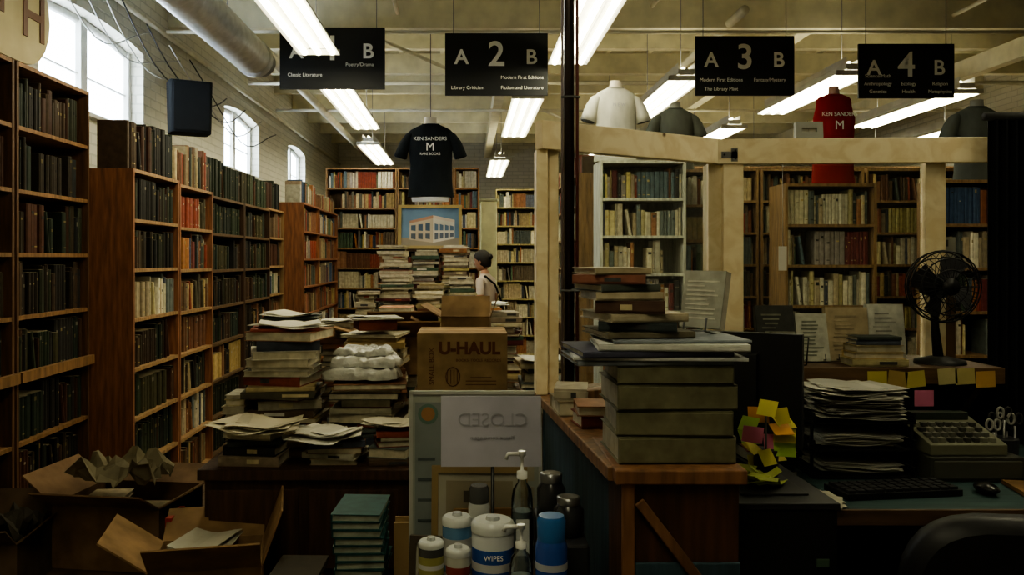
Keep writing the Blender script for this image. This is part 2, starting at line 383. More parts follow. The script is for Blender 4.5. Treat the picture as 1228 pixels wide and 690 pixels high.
m.box(-.14,-.125,-.19,.14,-.118,.19,(.015,.016,.017)); m.tube([(0,.1,0),(-.1,.28,.05)],.02,(.03,.03,.03))
m.obj('wall_speaker',mat_attr('speaker_cloth',.9,amt=.1,spec=.1))
m=MB(); cream=(.42,.36,.2); q=.22
pp=[(3.45,2.575),(3.95+q,2.575)]+[(3.95+q+.25*math.sin(a),2.835-.26*math.cos(a)) for a in [math.pi*i/10 for i in range(1,10)]]+[(3.95+q,3.095),(3.45,3.095)]
n=len(pp); vs=[(-2.25,a,b) for a,b in pp]+[(-2.21,a,b) for a,b in pp]
m.add(vs,[tuple(range(n))[::-1],tuple(range(n,2*n))]+[(i,(i+1)%n,(i+1)%n+n,i+n) for i in range(n)],cream)
o=m.obj('section_letter_sign',PAINT)
for t,yy,zz in (('P',4.0,2.88),('H',4.25,2.82)):
    text(t,.34,T(-2.207,yy,zz)@RZ(90)@RX(90),TXTB,o,'letter_'+t.lower(),ext=.003,bold=.004)

# ------------------------------------------------------------ left bookcases
DW=(.12,.06,.03); RW=(.24,.10,.05); BW=(.06,.032,.017); LW=(.26,.16,.08)
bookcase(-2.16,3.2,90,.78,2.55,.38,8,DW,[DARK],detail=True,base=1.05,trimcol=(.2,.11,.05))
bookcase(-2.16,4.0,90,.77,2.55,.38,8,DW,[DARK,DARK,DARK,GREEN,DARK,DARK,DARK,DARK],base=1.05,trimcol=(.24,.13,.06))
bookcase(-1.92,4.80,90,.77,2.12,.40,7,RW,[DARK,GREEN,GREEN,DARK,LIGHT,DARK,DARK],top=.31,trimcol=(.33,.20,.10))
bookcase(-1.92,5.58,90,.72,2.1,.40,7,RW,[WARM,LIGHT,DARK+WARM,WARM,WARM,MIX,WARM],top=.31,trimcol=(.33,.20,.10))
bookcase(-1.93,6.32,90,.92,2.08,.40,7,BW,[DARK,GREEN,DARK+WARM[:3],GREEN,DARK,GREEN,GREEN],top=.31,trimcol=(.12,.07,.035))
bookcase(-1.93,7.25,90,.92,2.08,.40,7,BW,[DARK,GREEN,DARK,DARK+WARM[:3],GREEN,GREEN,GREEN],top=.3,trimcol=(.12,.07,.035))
bookcase(-1.95,8.18,90,.70,2.1,.38,7,LW,[WARM,MIX,DARK],top=.3,detail=False)
bookcase(-1.74,8.90,90,.95,2.2,.45,7,RW,[WARM,WARM,MIX],top=.25,detail=False)
bookcase(-1.76,9.86,90,1.5,2.2,.45,7,RW,[MIX,WARM],top=.2,detail=False)
bookcase(-1.95,11.5,0,.98,2.85,.3,10,LW,[MIX,LIGHT,WARM],detail=False)
bookcase(-.96,11.5,0,.78,2.85,.3,10,LW,[MIX,WARM],detail=False)
bookcase(-.17,11.5,0,.34,2.85,.3,10,(.3,.15,.06),[MIX,LIGHT],detail=False)
m=MB(); m.box(.2,12.0,0,.43,12.25,2.42,(.8,.84,.56)); m.box(.18,11.98,0,.45,12.27,.12,(.4,.42,.3)); m.box(.18,11.98,2.42,.45,12.27,2.46,(.4,.42,.3)); m.obj('painted_pillar',PAINT,bevel=.01)
bookcase(.46,13.2,0,.9,2.7,.3,9,(.4,.34,.16),[LIGHT,MIX,LIGHT],detail=False)
bookcase(-2.2,16.6,0,2.2,2.9,.3,10,LW,[MIX],detail=False)
for y in (7.3,8.42,9.54,10.66): bookcase(.97,y+1.1,-90,1.1,2.35,.3,8,LW,[LIGHT,MIX,WARM],detail=False,top=.2)
WHT=(.55,.55,.47)
bookcase(.99,6.2,0,.64,2.33,.33,8,WHT,[LIGHT,MIX,LIGHT],full=.8)
bookcase(1.45,6.56,0,.66,2.3,.3,8,LW,[MIX],detail=False)
bookcase(2.29,6.0,0,.66,2.14,.32,7,LW,[LIGHT,LIGHT,MIX],full=.9)
bookcase(3.14,5.5,0,.8,2.12,.32,7,LW,[MIX,LIGHT],full=.9)
bookcase(4.0,5.9,0,.8,2.12,.32,7,LW,[MIX],full=.9)
for i in range(5): bookcase(1.72+i*.96,7.6,0,.94,2.42,.3,8,LW,[MIX,WARM,LIGHT],detail=False,full=.92)
for i in range(4): bookcase(2.4+i*1.12,10.4,0,1.1,2.75,.3,9,LW,[MIX,LIGHT],detail=False)

# ------------------------------------------------------------ shirts on torso forms
def shirt(name,X,Y,zb,w,h,col,sleeve=True,neckcol=(.6,.55,.45),rot=0,txt=None,tmat=None,hang=False):
    e=empty(name,(X,Y,zb)); m=MB(); hw=w/2
    q=.80 if not sleeve else .70
    def wob(): return rnd(-.006,.006)
    rings=[(wob(),0,0,hw*q*1.04,.080),(wob(),0,h*.10,hw*q*1.0,.083),(wob(),0,h*.25,hw*q*.97,.08),(wob(),0,h*.42,hw*q*.94,.082),(0,-.005,h*.6,hw*q*.97,.088),(0,-.005,h*.72,hw*q*1.0,.085)]
    if sleeve: rings+=[(0,0,h*.80,hw*q*1.04,.072),(0,0,h*.86,hw*q*1.02,.060),(0,0,h*.90,hw*q*.88,.050),(0,0,h*.935,hw*q*.66,.044),(0,0,h*.96,hw*q*.46,.040),(0,0,h*.975,hw*q*.36,.038)]
    else: rings+=[(0,0,h*.78,hw*q*.92,.07),(0,0,h*.85,hw*q*.86,.055),(0,0,h*.92,hw*q*.84,.045),(0,0,h*.945,hw*q*.74,.042),(0,0,h*.965,hw*q*.5,.04),(0,0,h*.975,hw*q*.38,.038)]
    m.loft(rings,col,0,32,cap=True)
    if sleeve:
        for s in (-1,1):
            m.tube([(s*hw*.50,0,h*.845),(s*hw*.66,0,h*.80),(s*hw*.80,-.003,h*.71),(s*hw*.90,-.006,h*.60),(s*hw*.95,-.008,h*.53)],[.034,.045,.05,.054,.058],col,0,16,flat=1.0)
            m.tube([(s*hw*.951,-.008,h*.528),(s*hw*.955,-.008,h*.522)],[.05,.05],shade(col,.2),0,14)
    m.loft([(0,0,h*.95,hw*.24,.036),(0,0,h*1.0,hw*.20,.036),(0,0,h*1.06,hw*.19,.036),(0,0,h*1.065,hw*.1,.02)],neckcol,1,16)
    m.tube([(hw*q*.37*math.cos(a),-.004+.04*math.sin(a),h*(.972-.012*max(0,-math.sin(a)))) for a in [i*math.pi/8 for i in range(16)]],.006,shade(col,.75),0,6,True)
    if hang:
        m.tube([(0,0,h*1.05),(0,0,3.6-zb)],.004,(.1,.1,.1),1,5)
        m.loft([(0,0,-.04,hw*.58,.07),(0,0,.01,hw*.62,.075)],(.6,.6,.6),1,20)
    o=m.obj('torso_form_with_shirt',[CLOTH,PAINT],e)
    if txt:
        for i,(t,sz,zz) in enumerate(txt): 
            q_=text(t,sz,T(0,-.100,zz*h)@RX(90),tmat,None,'print_%d'%i); q_.parent=e
    e.rotation_euler=(0,0,math.radians(rot))
shirt('black_t_shirt',-.32,7.35,2.14,.56,.66,(.014,.017,.02),hang=True,txt=[('KEN SANDERS',.045,.76),('M',.1,.65),('RARE BOOKS',.03,.56)],tmat=TXTW)
shirt('white_t_shirt',1.13,6.34,2.332,.46,.58,(.5,.5,.44),rot=6,txt=[('N E W',.035,.72)],tmat=TXTG)
shirt('grey_t_shirt',1.68,6.72,2.302,.42,.52,(.13,.14,.12),neckcol=(.3,.3,.25))
shirt('red_tank_top',2.70,6.14,2.142,.38,.68,(.24,.018,.018),sleeve=False,neckcol=(.35,.2,.15),txt=[('KEN SANDERS',.04,.74),('M',.09,.62)],tmat=TXTW)
shirt('grey_t_shirt',3.46,5.66,2.122,.44,.52,(.09,.10,.09),neckcol=(.2,.2,.18))

# ------------------------------------------------------------ centre display
bookcase(-.72,8.05,0,.74,1.69,.3,5,BW,[WARM],detail=False)
m=MB(); M0=T(-.36,8.12,1.693)@RX(-6); m.M=M0
g=(.38,.29,.12); W,H=.62,.43
for a in ((-W/2,0,-W/2+.03,H),(W/2-.03,0,W/2,H),(-W/2+.03,0,W/2-.03,.03),(-W/2+.03,H-.03,W/2-.03,H)): m.box(a[0],-.02,a[1],a[2],.01,a[3],g)
m.box(-W/2+.03,-.004,.03,W/2-.03,.008,H-.03,(.14,.23,.34))
m.box(-W/2+.03,-.006,.03,W/2-.03,-.004,.11,(.3,.26,.2))
def poly(pts,y,c): m.add([(a,y,b) for a,b in pts],[tuple(range(len(pts)))],c)
poly([(-.20,.09),(.03,.06),(.03,.31),(-.20,.26)],-.0065,(.5,.42,.32)); poly([(.03,.06),(.24,.10),(.24,.27),(.03,.31)],-.0065,(.62,.58,.5))
poly([(-.20,.25),(.03,.30),(.03,.33),(-.20,.275)],-.0068,(.4,.22,.15)); poly([(.03,.30),(.24,.26),(.24,.285),(.03,.33)],-.0068,(.6,.5,.42))
for i in range(3):
    x=-.185+i*.07; s=.02*i; poly([(x,.18),(x+.045,.175),(x+.045,.235+s*.5),(x,.23+s*.5)],-.007,(.06,.1,.16)); poly([(x,.10),(x+.045,.093),(x+.045,.15),(x,.15)],-.007,(.08,.1,.13))
for i in range(4):
    x=.045+i*.05; poly([(x,.18),(x+.035,.18),(x+.035,.24-i*.006),(x,.25-i*.006)],-.007,(.1,.16,.25)); poly([(x,.09+i*.008),(x+.035,.095+i*.008),(x+.035,.155),(x,.155)],-.007,(.1,.12,.16))
m.obj('framed_building_painting',PAINT)
m=MB(); m.box(-.95,6.9,.86,.1,7.95,.9,(.12,.07,.04))
for xx in (-.9,.04):
    for yy in (6.95,7.88): m.box(xx-.03,yy-.03,0,xx+.03,yy+.03,.86,(.1,.05,.03))
m.box(-.9,6.93,.76,.05,6.95,.86,(.1,.05,.03)); m.obj('display_table',WOOD,bevel=.004)
PALE=LIGHT[:4]*2+MIX
for (x,y,h,w) in ((-.66,7.6,.82,.27),(-.38,7.6,.78,.25),(-.10,7.55,.82,.26),(-.60,7.2,.60,.28),(-.3,7.2,.48,.27),(-.04,7.2,.54,.24),(-.84,7.1,.42,.18)):
    stack(x,y,.9,h,w,.26,PALE,jit=11)

# ------------------------------------------------------------ main desk and piles
m=MB(); dk=(.06,.03,.018)
m.box(-1.02,3.15,.76,.16,4.75,.80,dk); m.box(-1.0,3.18,0,.14,3.21,.76,shade(dk,.9)); m.box(-1.0,3.21,0,-.97,4.72,.76,shade(dk,.8)); m.box(.11,3.21,0,.14,4.72,.76,shade(dk,.8))
for i in range(3): m.box(-.98+i*.38,3.165,.42,-.64+i*.38,3.18,.72,shade(dk,1.1)); m.box(-.98+i*.38,3.165,.06,-.64+i*.38,3.18,.38,shade(dk,1.1)); m.ball((-.81+i*.38,3.155,.57),.012,.012,.012,(.1,.08,.05),0,8,6)
m.obj('wooden_desk',WOOD,bevel=.004)
DULL=LIGHT+WARM+MIX[2:9]
def papers(name,x,y,z,n,w=.21,d=.28,jit=25,col=(.55,.54,.48),spread=.03,mat=None,curl=.006):
    m=MB(); zz=z+.001
    for i in range(n):
        m.M=T(x+rnd(-spread,spread),y+rnd(-spread,spread),zz)@RZ(rnd(-jit,jit))
        c=shade(col,rnd(.75,1.15)); nn=6; vs=[];
        ph=rnd(0,3); a=rnd(.3,1)*curl
        for k in range(nn+1):
            xx=-w/2+w*k/nn; z1=a*(1+math.sin(ph+k*.8))
            vs+=[(xx,-d/2,z1),(xx,d/2,z1),(xx,-d/2,z1+.0015),(xx,d/2,z1+.0015)]
        fs=[]
        for k in range(nn):
            o=k*4; fs+=[(o,o+1,o+5,o+4),(o+2,o+6,o+7,o+3),(o,o+4,o+6,o+2),(o+1,o+3,o+7,o+5)]
        fs+=[(0,2,3,1),(nn*4,nn*4+1,nn*4+3,nn*4+2)]
        m.add(vs,fs,c); zz+=.0028
    m.M=Matrix(); return m.obj(name,mat or PAINT)
def stackp(x,y,z,H,w,d,pal,p=0,**k):
    o,zz=stack(x,y,z,H,w,d,pal,**k)
    if p: papers('loose_papers',x,y,zz,p,w*.9,d*.85,25,(.5,.47,.38),.02,curl=.01)
    return zz
stackp(-.77,3.64,.8,.50,.29,.28,DULL,3,jit=15,off=.03)
stackp(-.84,3.29,.8,.12,.26,.18,DULL,0,jit=14,tmin=.016,tmax=.04)
stackp(-.985,3.62,.8,.22,.10,.2,LIGHT,0,jit=3,off=.004)
stackp(-.53,3.29,.8,.09,.22,.18,LIGHT,0,jit=16,tmin=.01,tmax=.03)
stackp(-.44,3.66,.8,.27,.30,.28,DULL,0,jit=14,off=.025)
stackp(-.28,3.31,.8,.13,.18,.18,DULL,0,jit=14)
stackp(-.42,4.03,.8,.44,.27,.26,WARM+LIGHT,0,jit=14,off=.02)
stackp(-.86,4.1,.8,.52,.26,.26,DULL,2,jit=12,off=.02)
stackp(-.68,4.46,.8,.46,.2,.22,DULL,2,jit=5)
papers('loose_papers',-.82,3.26,.935,7,.24,.2,35,(.5,.45,.33),.05,curl=.014)
papers('loose_papers',-.56,3.24,.905,6,.2,.17,40,(.6,.58,.5),.05,curl=.014)
papers('loose_papers',-.3,3.30,.94,4,.17,.15,35,(.5,.46,.36),.03,curl=.012)
def drape(name,x,y,z,rx,ry,h,seed,mat,col):
    rr=random.Random(seed); m=MB(); nr=16; na=44; vs=[];fs=[]
    ph=[rr.uniform(0,6.28) for _ in range(8)]
    for i in range(nr+1):
        t=i/nr
        for j in range(na):
            a=2*math.pi*j/na
            f=.10*math.sin(5*a+ph[0])+.07*math.sin(9*a+ph[1]+t*3)+.05*math.sin(15*a+ph[2])
            c,s_=math.cos(a),math.sin(a)
            sq=1/max(abs(c),abs(s_))**.8
            r_=min(t*1.2,1)*(1+f*t*.7)*sq*.86
            zz=h*(1-max(0,(t-.72)/.28)**1.1)+.007*math.sin(7*c*t*3+ph[3])*math.cos(6*s_*t*3+ph[4])+.006*math.sin(13*t+4*a+ph[5])+rr.uniform(-.003,.003)
            vs.append((x+rx*r_*c,y+ry*r_*s_,z+max(zz,.002+.004*rr.random())))
    for i in range(nr):
        for j in range(na):
            k=(j+1)%na; fs.append((i*na+j,i*na+k,(i+1)*na+k,(i+1)*na+j))
    m.add(vs,fs,col,0,True); return m.obj(name,mat)
POLY=mat_attr('poly_wrap',.25,amt=.3,scale=22,bump=1.0,spec=.7)
drape('plastic_bag',-.45,3.64,1.08,.18,.14,.05,3,POLY,(.5,.5,.45))
drape('plastic_bag',-.44,3.66,1.13,.165,.13,.045,8,POLY,(.55,.55,.5))
drape('plastic_bag',-.45,3.68,1.175,.14,.11,.03,12,POLY,(.5,.5,.46))

def carton(name,M,w,d,h,flaps=(110,110,110,110),col=(.30,.19,.10),closed=False,fl=None,mat=None):
    m=MB(); m.M=M; t=.006; fl=fl or d*.45
    m.box(-w/2,-d/2,0,w/2,d/2,t,col)
    m.box(-w/2,-d/2,t,-w/2+t,d/2,h,col); m.box(w/2-t,-d/2,t,w/2,d/2,h,col)
    m.box(-w/2+t,-d/2,t,w/2-t,-d/2+t,h,col); m.box(-w/2+t,d/2-t,t,w/2-t,d/2,h,col)
    if closed:
        m.box(-w/2,-d/2,h,w/2,-.001,h+t,col); m.box(-w/2,.001,h,w/2,d/2,h+t,shade(col,.9))
        tp=shade(col,1.25)
        m.box(-w/2-.001,-.03,h+t,w/2+.001,.03,h+t+.0008,tp); m.box(-w/2-.001,-.03,h*.75,-w/2,.03,h+t,tp)
    else:
        m.tbox(T(0,-d/2,h)@RX(flaps[0]),-w/2,0,0,w/2,fl,t,shade(col,1.1))
        m.tbox(T(0,d/2,h)@RX(-flaps[1]),-w/2,-fl,0,w/2,0,t,shade(col,.9))
        m.tbox(T(-w/2,0,h)@RY(-flaps[2]),0,-d/2,0,fl,d/2,t,shade(col,1.05))
        m.tbox(T(w/2,0,h)@RY(flaps[3]),-fl,-d/2,0,0,d/2,t,shade(col,1.0))
    return m.obj(name,mat or CARD)
carton('cardboard_box',T(-.04,3.72,.8),.38,.36,.215,closed=True,col=(.12,.075,.04))
mb=T(-.02,3.72,1.024)
UH=(.27,.18,.095)
o=carton('moving_box',mb,.385,.33,.25,closed=True,col=UH)
PR=flat('faded_box_ink',(.10,.035,.012),.9)
text('U-HAUL',.072,T(.01,3.5535,1.215)@RX(90),PR,o,'box_print',bold=.003)
text('SMALL BOX',.030,T(-.15,3.5535,1.14)@RY(-90)@RX(90),PR,o,'box_print_small')
text('BOOKS  TOOLS  RECORDS',.016,T(.05,3.5535,1.165)@RX(90),PR,o,'box_print_line')
m=MB()
for dx_,dz_,w_ in ((.08,1.06,.13),(.08,1.075,.13),(.08,1.09,.09)): m.box(-.02+dx_-w_/2,3.5535,dz_,-.02+dx_+w_/2,3.5545,dz_+.004,(.1,.04,.015))
m.tube([(-.06+.03*math.cos(a),3.5535,1.095+.04*math.sin(a)) for a in [i*math.pi/8 for i in range(16)]],.0025,(.1,.04,.015),0,5,True)
for k in range(4): m.box(-.085+.014*k,3.5532,1.065,-.081+.014*k,3.5542,1.125,(.1,.04,.015))
q=m.obj('box_stripes',PAINT); q.parent=o
carton('cardboard_box',T(-.34,4.41,1.005)@RZ(4),.38,.30,.20,flaps=(150,40,165,30),col=(.22,.135,.07),fl=.17)
stack(-.36,4.43,.8,.19,.30,.2,DULL,jit=2)
carton('cardboard_box',T(.0,4.42,.8)@RZ(-3),.25,.3,.50,flaps=(60,150,150,110),col=(.2,.13,.07),fl=.12)
m=MB(); m.M=T(-.44,3.98,1.265)@RZ(15); 
m.box(-.09,-.1,0,.09,.1,.05,(.14,.04,.025)); m.box(-.12,-.12,.05,.12,.12,.056,(.45,.43,.36)); m.tbox(T(0,0,.057)@RZ(20)@RY(4),-.1,-.08,0,.1,.08,.003,(.6,.58,.5)); m.obj('flat_document_box',CARD)
m=MB(); m.box(-.75,5.2,.72,.35,6.4,.76,(.1,.06,.035))
for xx in (-.7,.3):
    for yy in (5.26,6.34): m.box(xx-.03,yy-.03,0,xx+.03,yy+.03,.72,(.08,.04,.03))
m.box(-.7,5.22,.62,.3,5.24,.72,(.1,.06,.035)); m.obj('sorting_table',WOOD,bevel=.004)
for (x,y,h) in ((-.6,5.4,.46),(-.32,5.45,.40),(-.02,5.45,.52),(.22,5.45,.50),(-.5,5.9,.5),(-.2,5.9,.45),(.12,5.95,.52)):
    stack(x,y,.76,h,.24,.28,PALE,jit=8)
papers('loose_papers',.1,5.42,1.295,5,.28,.22,16,(.5,.5,.45),curl=.012)
m=MB(); m.box(.2,3.5,0,.52,4.2,.9,(.10,.055,.035)); m.box(.19,3.48,.9,.53,4.22,.93,(.15,.09,.05)); m.box(.22,3.49,.1,.5,3.5,.85,(.12,.07,.04)); m.obj('wooden_cabinet',WOOD,bevel=.004)
stack(.33,3.7,.93,.22,.2,.26,LIGHT,jit=6)
papers('price_notice',.30,3.62,1.16,3,.17,.2,8,(.55,.55,.5))

# ------------------------------------------------------------ closed sign, posters, frames
m=MB(); m.box(-.075,2.42,.995,.215,2.424,1.2,(.46,.45,.52)); m.tube([(.075,2.432,.02),(.075,2.432,1.1)],.005,(.05,.05,.05),1); m.cyl(.075,2.39,0,.02,.09,(.04,.04,.04),1)
m.tube([(-.07,2.43,.997),(.21,2.43,.997)],.003,(.05,.05,.05),1)
o=m.obj('closed_sign_on_stand',[PAINT,METAL])
text('CLOSED',.055,T(.075,2.4185,1.13)@RZ(180)@RX(90),TXTG,o,'sign_word')
text('Please come again',.018,T(.075,2.4185,1.08)@RZ(180)@RX(90),TXTG,o,'sign_line')
m=MB(); m.M=T(.03,2.86,.30)@RX(-3); W=.46
m.box(-W/2,0,0,W/2,.012,.84,(.34,.36,.31)); 
for a in ((-W/2,0,-W/2+.012,.84),(W/2-.012,0,W/2,.84),(-W/2,.828,W/2,.84)): m.box(a[0],-.008,a[1],a[2],0,a[3],(.45,.45,.4))
m.box(-W/2+.02,-.002,.05,-.12,0,.8,(.22,.25,.24))
for r_ in range(6):
    for c_ in range(9):
        m.box(-.10+c_*.034,-.004,.53-r_*.1,-.10+c_*.034+.03,-.001,.53-r_*.1+.08,shade(R.choice(MIX+LIGHT),.7))
k=m.M; m.M=k@T(-.165,-.0025,.76)@RX(90); m.cyl(0,0,0,.002,.035,(.12,.2,.16),n=20); m.cyl(0,0,.002,.003,.024,(.35,.18,.08),n=20); m.M=k
for i in range(7): m.box(-.2,-.004,.60-i*.07,-.14+.01*(i%3),-.002,.61-i*.07,(.08,.1,.1))
m.obj('display_poster_board',PAINT)
def frame(x,y,z,w,h,rot,tilt,fc,pc,name='picture_frame'):
    m=MB(); m.M=T(x,y,z)@RZ(rot)@RX(tilt); b=.022
    m.box(-w/2,-.012,0,-w/2+b,.012,h,fc); m.box(w/2-b,-.012,0,w/2,.012,h,fc); m.box(-w/2+b,-.012,0,w/2-b,.012,b,fc); m.box(-w/2+b,-.012,h-b,w/2-b,.012,h,fc)
    m.box(-w/2+b,-.002,b,w/2-b,.008,h-b,(.4,.38,.3)); m.box(-w/2+b*2.2,-.004,b*2.2,w/2-b*2.2,-.002,h-b*2.2,pc)
    ww=w-b*5; hh=h-b*6
    for i in range(9):
        a=rnd(-ww/2,ww*.2); c=b*3+hh*i/9; m.box(a,-.005,c,a+rnd(ww*.15,ww*.3),-.004,c+hh*.08,shade(pc,rnd(.3,.8)))
    return m.obj(name,PAINT)
m=MB(); m.box(-.21,2.5,.25,.3,2.93,.28,(.08,.05,.03)); m.box(-.21,2.5,0,-.18,2.9,.25,(.08,.05,.03)); m.box(.27,2.5,0,.3,2.9,.25,(.08,.05,.03)); m.obj('low_shelf',WOOD,bevel=.003)
frame(.04,2.74,.285,.32,.62,-2,-6,(.3,.21,.1),(.3,.26,.18))
frame(.08,2.60,.285,.24,.52,3,-7,(.24,.13,.05),(.27,.24,.17))
frame(-.10,2.63,.285,.19,.42,-8,-10,(.08,.06,.04),(.2,.2,.19))
mm=MB()
for i in range(17):
    mm.M=T(-.33+rnd(-.008,.008),2.62,.0)@RZ(rnd(-4,4)); 
    t=.024; zc=.42+i*t; tc=shade((.015,.06,.06),rnd(.7,1.3))
    mm.box(-.075,-.11,zc,.075,.11,zc+.003,tc); mm.box(-.075,-.11,zc+t-.003,.075,.11,zc+t-.0005,tc); mm.box(-.075,-.11,zc,-.07,.11,zc+t-.001,tc); mm.box(-.07,-.105,zc+.003,.07,.105,zc+t-.003,(.3,.32,.26))
mm.M=Matrix(); mm.obj('teal_book_stack',BOOK)
carton('cardboard_box',T(-.36,2.64,0),.26,.3,.413,closed=True,col=(.12,.08,.045))
m=MB()
for i in range(6): m.box(-.26,2.96+i*.022,.0,.1,2.974+i*.022,.66-.02*(i%3),R.choice([(.05,.05,.05),(.3,.2,.1),(.4,.4,.38)]))
m.obj('stacked_picture_frames',PAINT)
stack(-.55,2.70,0,.60,.16,.22,DARK+WARM,jit=8,off=.006)
# ------------------------------------------------------------ floor cartons
carton('cardboard_box',T(-1.42,3.52,0),.50,.42,.34,closed=True,col=(.10,.06,.035))
carton('cardboard_box',T(-1.42,3.52,.35)@RZ(-8),.46,.38,.26,flaps=(150,165,140,150),col=(.17,.105,.06),fl=.17)
stack(-1.52,3.52,.358,.24,.18,.26,DULL,jit=5); stack(-1.31,3.5,.358,.2,.18,.24,WARM,jit=5)
carton('cardboard_box',T(-1.90,3.38,0)@RZ(5),.30,.36,.5,flaps=(140,120,130,140),col=(.12,.08,.05),fl=.12)
carton('cardboard_box',T(-.90,2.93,0),.36,.34,.30,closed=True,col=(.10,.06,.035))
carton('cardboard_box',T(-.90,2.92,.31)@RZ(12),.36,.32,.26,flaps=(140,160,145,110),col=(.27,.17,.09),fl=.19)
stack(-.92,2.92,.318,.26,.2,.24,DULL,jit=8)
papers('loose_papers',-.92,2.92,.595,3,.18,.2,15,(.4,.38,.3),curl=.01)
def crumple(name,x,y,z,r,col,sc=1,amp=.05):
    m=MB(); n=11; vs=[];fs=[]
    for i in range(n+1):
        for j in range(n+1):
            u=(i/n-.5)*2*r; v=(j/n-.5)*2*r*sc
            vs.append((x+u+rnd(-.012,.012),y+v+rnd(-.012,.012),z+rnd(0,amp)+amp*math.sin(i*.9)*math.cos(j*.8)+.05))
    for i in range(n):
        for j in range(n):
            a=i*(n+1)+j; fs.append((a,a+n+1,a+n+2,a+1))
    m.add(vs,fs,col,0,False); o=m.obj(name,CARD); s=o.modifiers.new('thick','SOLIDIFY'); s.thickness=.002; return o
crumple('crumpled_packing_paper',-1.44,3.5,.64,.18,(.24,.21,.14),.7,.06)
crumple('crumpled_packing_paper',-1.88,3.36,.46,.13,(.08,.07,.055))
drape('black_rubbish_bag',-1.68,4.05,0.0,.17,.2,.42,5,POLY,(.012,.012,.012))
m=MB(); m.M=T(-1.125,3.22,0); m.box(-.012,-.08,0,.012,.08,.62,(.30,.03,.02)); m.box(-.0125,-.05,.3,-.0121,.05,.5,(.03,.03,.03)); m.obj('red_folder',BOOK)

# ------------------------------------------------------------ cleaning supplies on small side table
m=MB(); m.box(-.12,1.55,.815,.27,2.1,.84,(.07,.045,.03))
for xx in (-.10,.25):
    for yy in (1.58,2.07): m.box(xx-.018,yy-.018,0,xx+.018,yy+.018,.815,(.06,.04,.03))
m.box(-.11,1.56,.76,.26,1.57,.815,(.06,.04,.03)); m.obj('small_side_table',WOOD,bevel=.003)
def wipes(x,y,z,r,h,col,band,lab=None):
    m=MB(); m.lathe(x,y,[(r*.96,z),(r,z+.01),(r,z+h*.82),(r*.97,z+h*.84)],col,0,28)
    m.lathe(x,y,[(r*1.03,z+h*.84),(r*1.04,z+h*.93),(r*.98,z+h*.97),(r*.85,z+h)],(.5,.52,.5),0,28)
    m.lathe(x,y,[(r*.35,z+h),(r*.3,z+h+.008)],(.4,.42,.42),0,16)
    m.lathe(x,y,[(r*1.006,z+h*.12),(r*1.008,z+h*.5),(r*1.006,z+h*.62)],band,0,28)
    m.lathe(x,y,[(r*1.01,z+h*.3),(r*1.01,z+h*.42)],(.5,.5,.48),0,28)
    o=m.obj('disinfectant_wipes_canister',GLOSS)
    if lab: text(lab,.016,T(x,y-r*1.02,z+h*.52)@RX(90),TXTW,o,'label')
    return o
wipes(.06,1.93,.841,.049,.155,(.5,.52,.52),(.03,.09,.32),'WIPES')
wipes(-.024,2.04,.841,.036,.13,(.08,.18,.3),(.4,.4,.38))
wipes(-.02,1.90,.841,.028,.10,(.4,.4,.35),(.25,.05,.04))
wipes(-.085,1.98,.841,.03,.09,(.05,.05,.05),(.3,.28,.1))
def spray(x,y,z,r,h,col,cap):
    m=MB(); k=r/.032
    m.lathe(x,y,[(r,z),(r*1.03,z+.005),(r*1.03,z+h*.74),(r*.84,z+h*.81)],col,0,24); m.lathe(x,y,[(r*.9,z+h*.79),(r*.93,z+h*.96),(r*.8,z+h)],cap,0,24)
    m.lathe(x,y,[(r*1.045,z+h*.21),(r*1.045,z+h*.42)],(.45,.48,.5),0,24); m.lathe(x,y,[(r*1.043,z+h*.55),(r*1.043,z+h*.61)],(.4,.42,.45),0,24); return m.obj('aerosol_spray_can',GLOSS)
o=spray(.172,1.70,.841,.032,.235,(.015,.06,.26),(.03,.12,.32))
text('Spray',.022,T(.172,1.70-.0345,.841+.075)@RX(90),TXTBL,o,'label')
spray(.03,2.055,.841,.026,.2,(.35,.36,.34),(.06,.06,.06))
def pump(x,y,z,r,h):
    m=MB(); m.lathe(x,y,[(r*.95,z),(r,z+.01),(r,z+h*.6),(r*.85,z+h*.68),(r*.4,z+h*.74),(r*.4,z+h*.78)],(.8,.85,.9),1,20)
    m.lathe(x,y,[(r*.9,z+.004),(r*.92,z+h*.5)],(.35,.4,.4),0,20)
    m.box(x-r*.6,y-r*1.03,z+h*.15,x+r*.6,y-r*.95,z+h*.45,(.5,.52,.5))
    m.lathe(x,y,[(r*.5,z+h*.77),(r*.5,z+h*.83),(r*.15,z+h*.84),(r*.15,z+h*.95),(r*.35,z+h*.96),(r*.35,z+h)],(.55,.55,.52),0,14)
    m.tube([(x,y,z+h*.975),(x-r*1.3,y,z+h*.975),(x-r*1.5,y,z+h*.93)],.005,(.55,.55,.52),0); m.obj('sanitizer_pump_bottle',[GLOSS,CLEAR])
pump(.112,1.72,.841,.024,.21); pump(.134,2.03,.841,.026,.29); pump(.05,1.62,.841,.02,.12)
m=MB(); m.box(.165,1.80,.841,.265,2.08,.98,(.02,.02,.022)); m.obj('black_storage_box',PLAST,bevel=.006)
for (x,y,r,h) in ((.20,1.98,.034,.11),(.228,1.87,.034,.085)):
    m=MB(); z=.982; m.lathe(x,y,[(r*.9,z),(r,z+.008),(r,z+h*.65),(r*.7,z+h*.8)],(.02,.02,.022),0,24); m.lathe(x,y,[(r*.76,z+h*.8),(r*.78,z+h*.98),(r*.6,z+h)],(.2,.2,.2),1,24); m.obj('glass_jar',[GLOSS,METAL])
m=MB(); m.M=T(.24,1.72,.90)
m.tube([(0,-.03,0),(0,0,0),(0,.03,0)],.03,(.02,.02,.02),0,24)
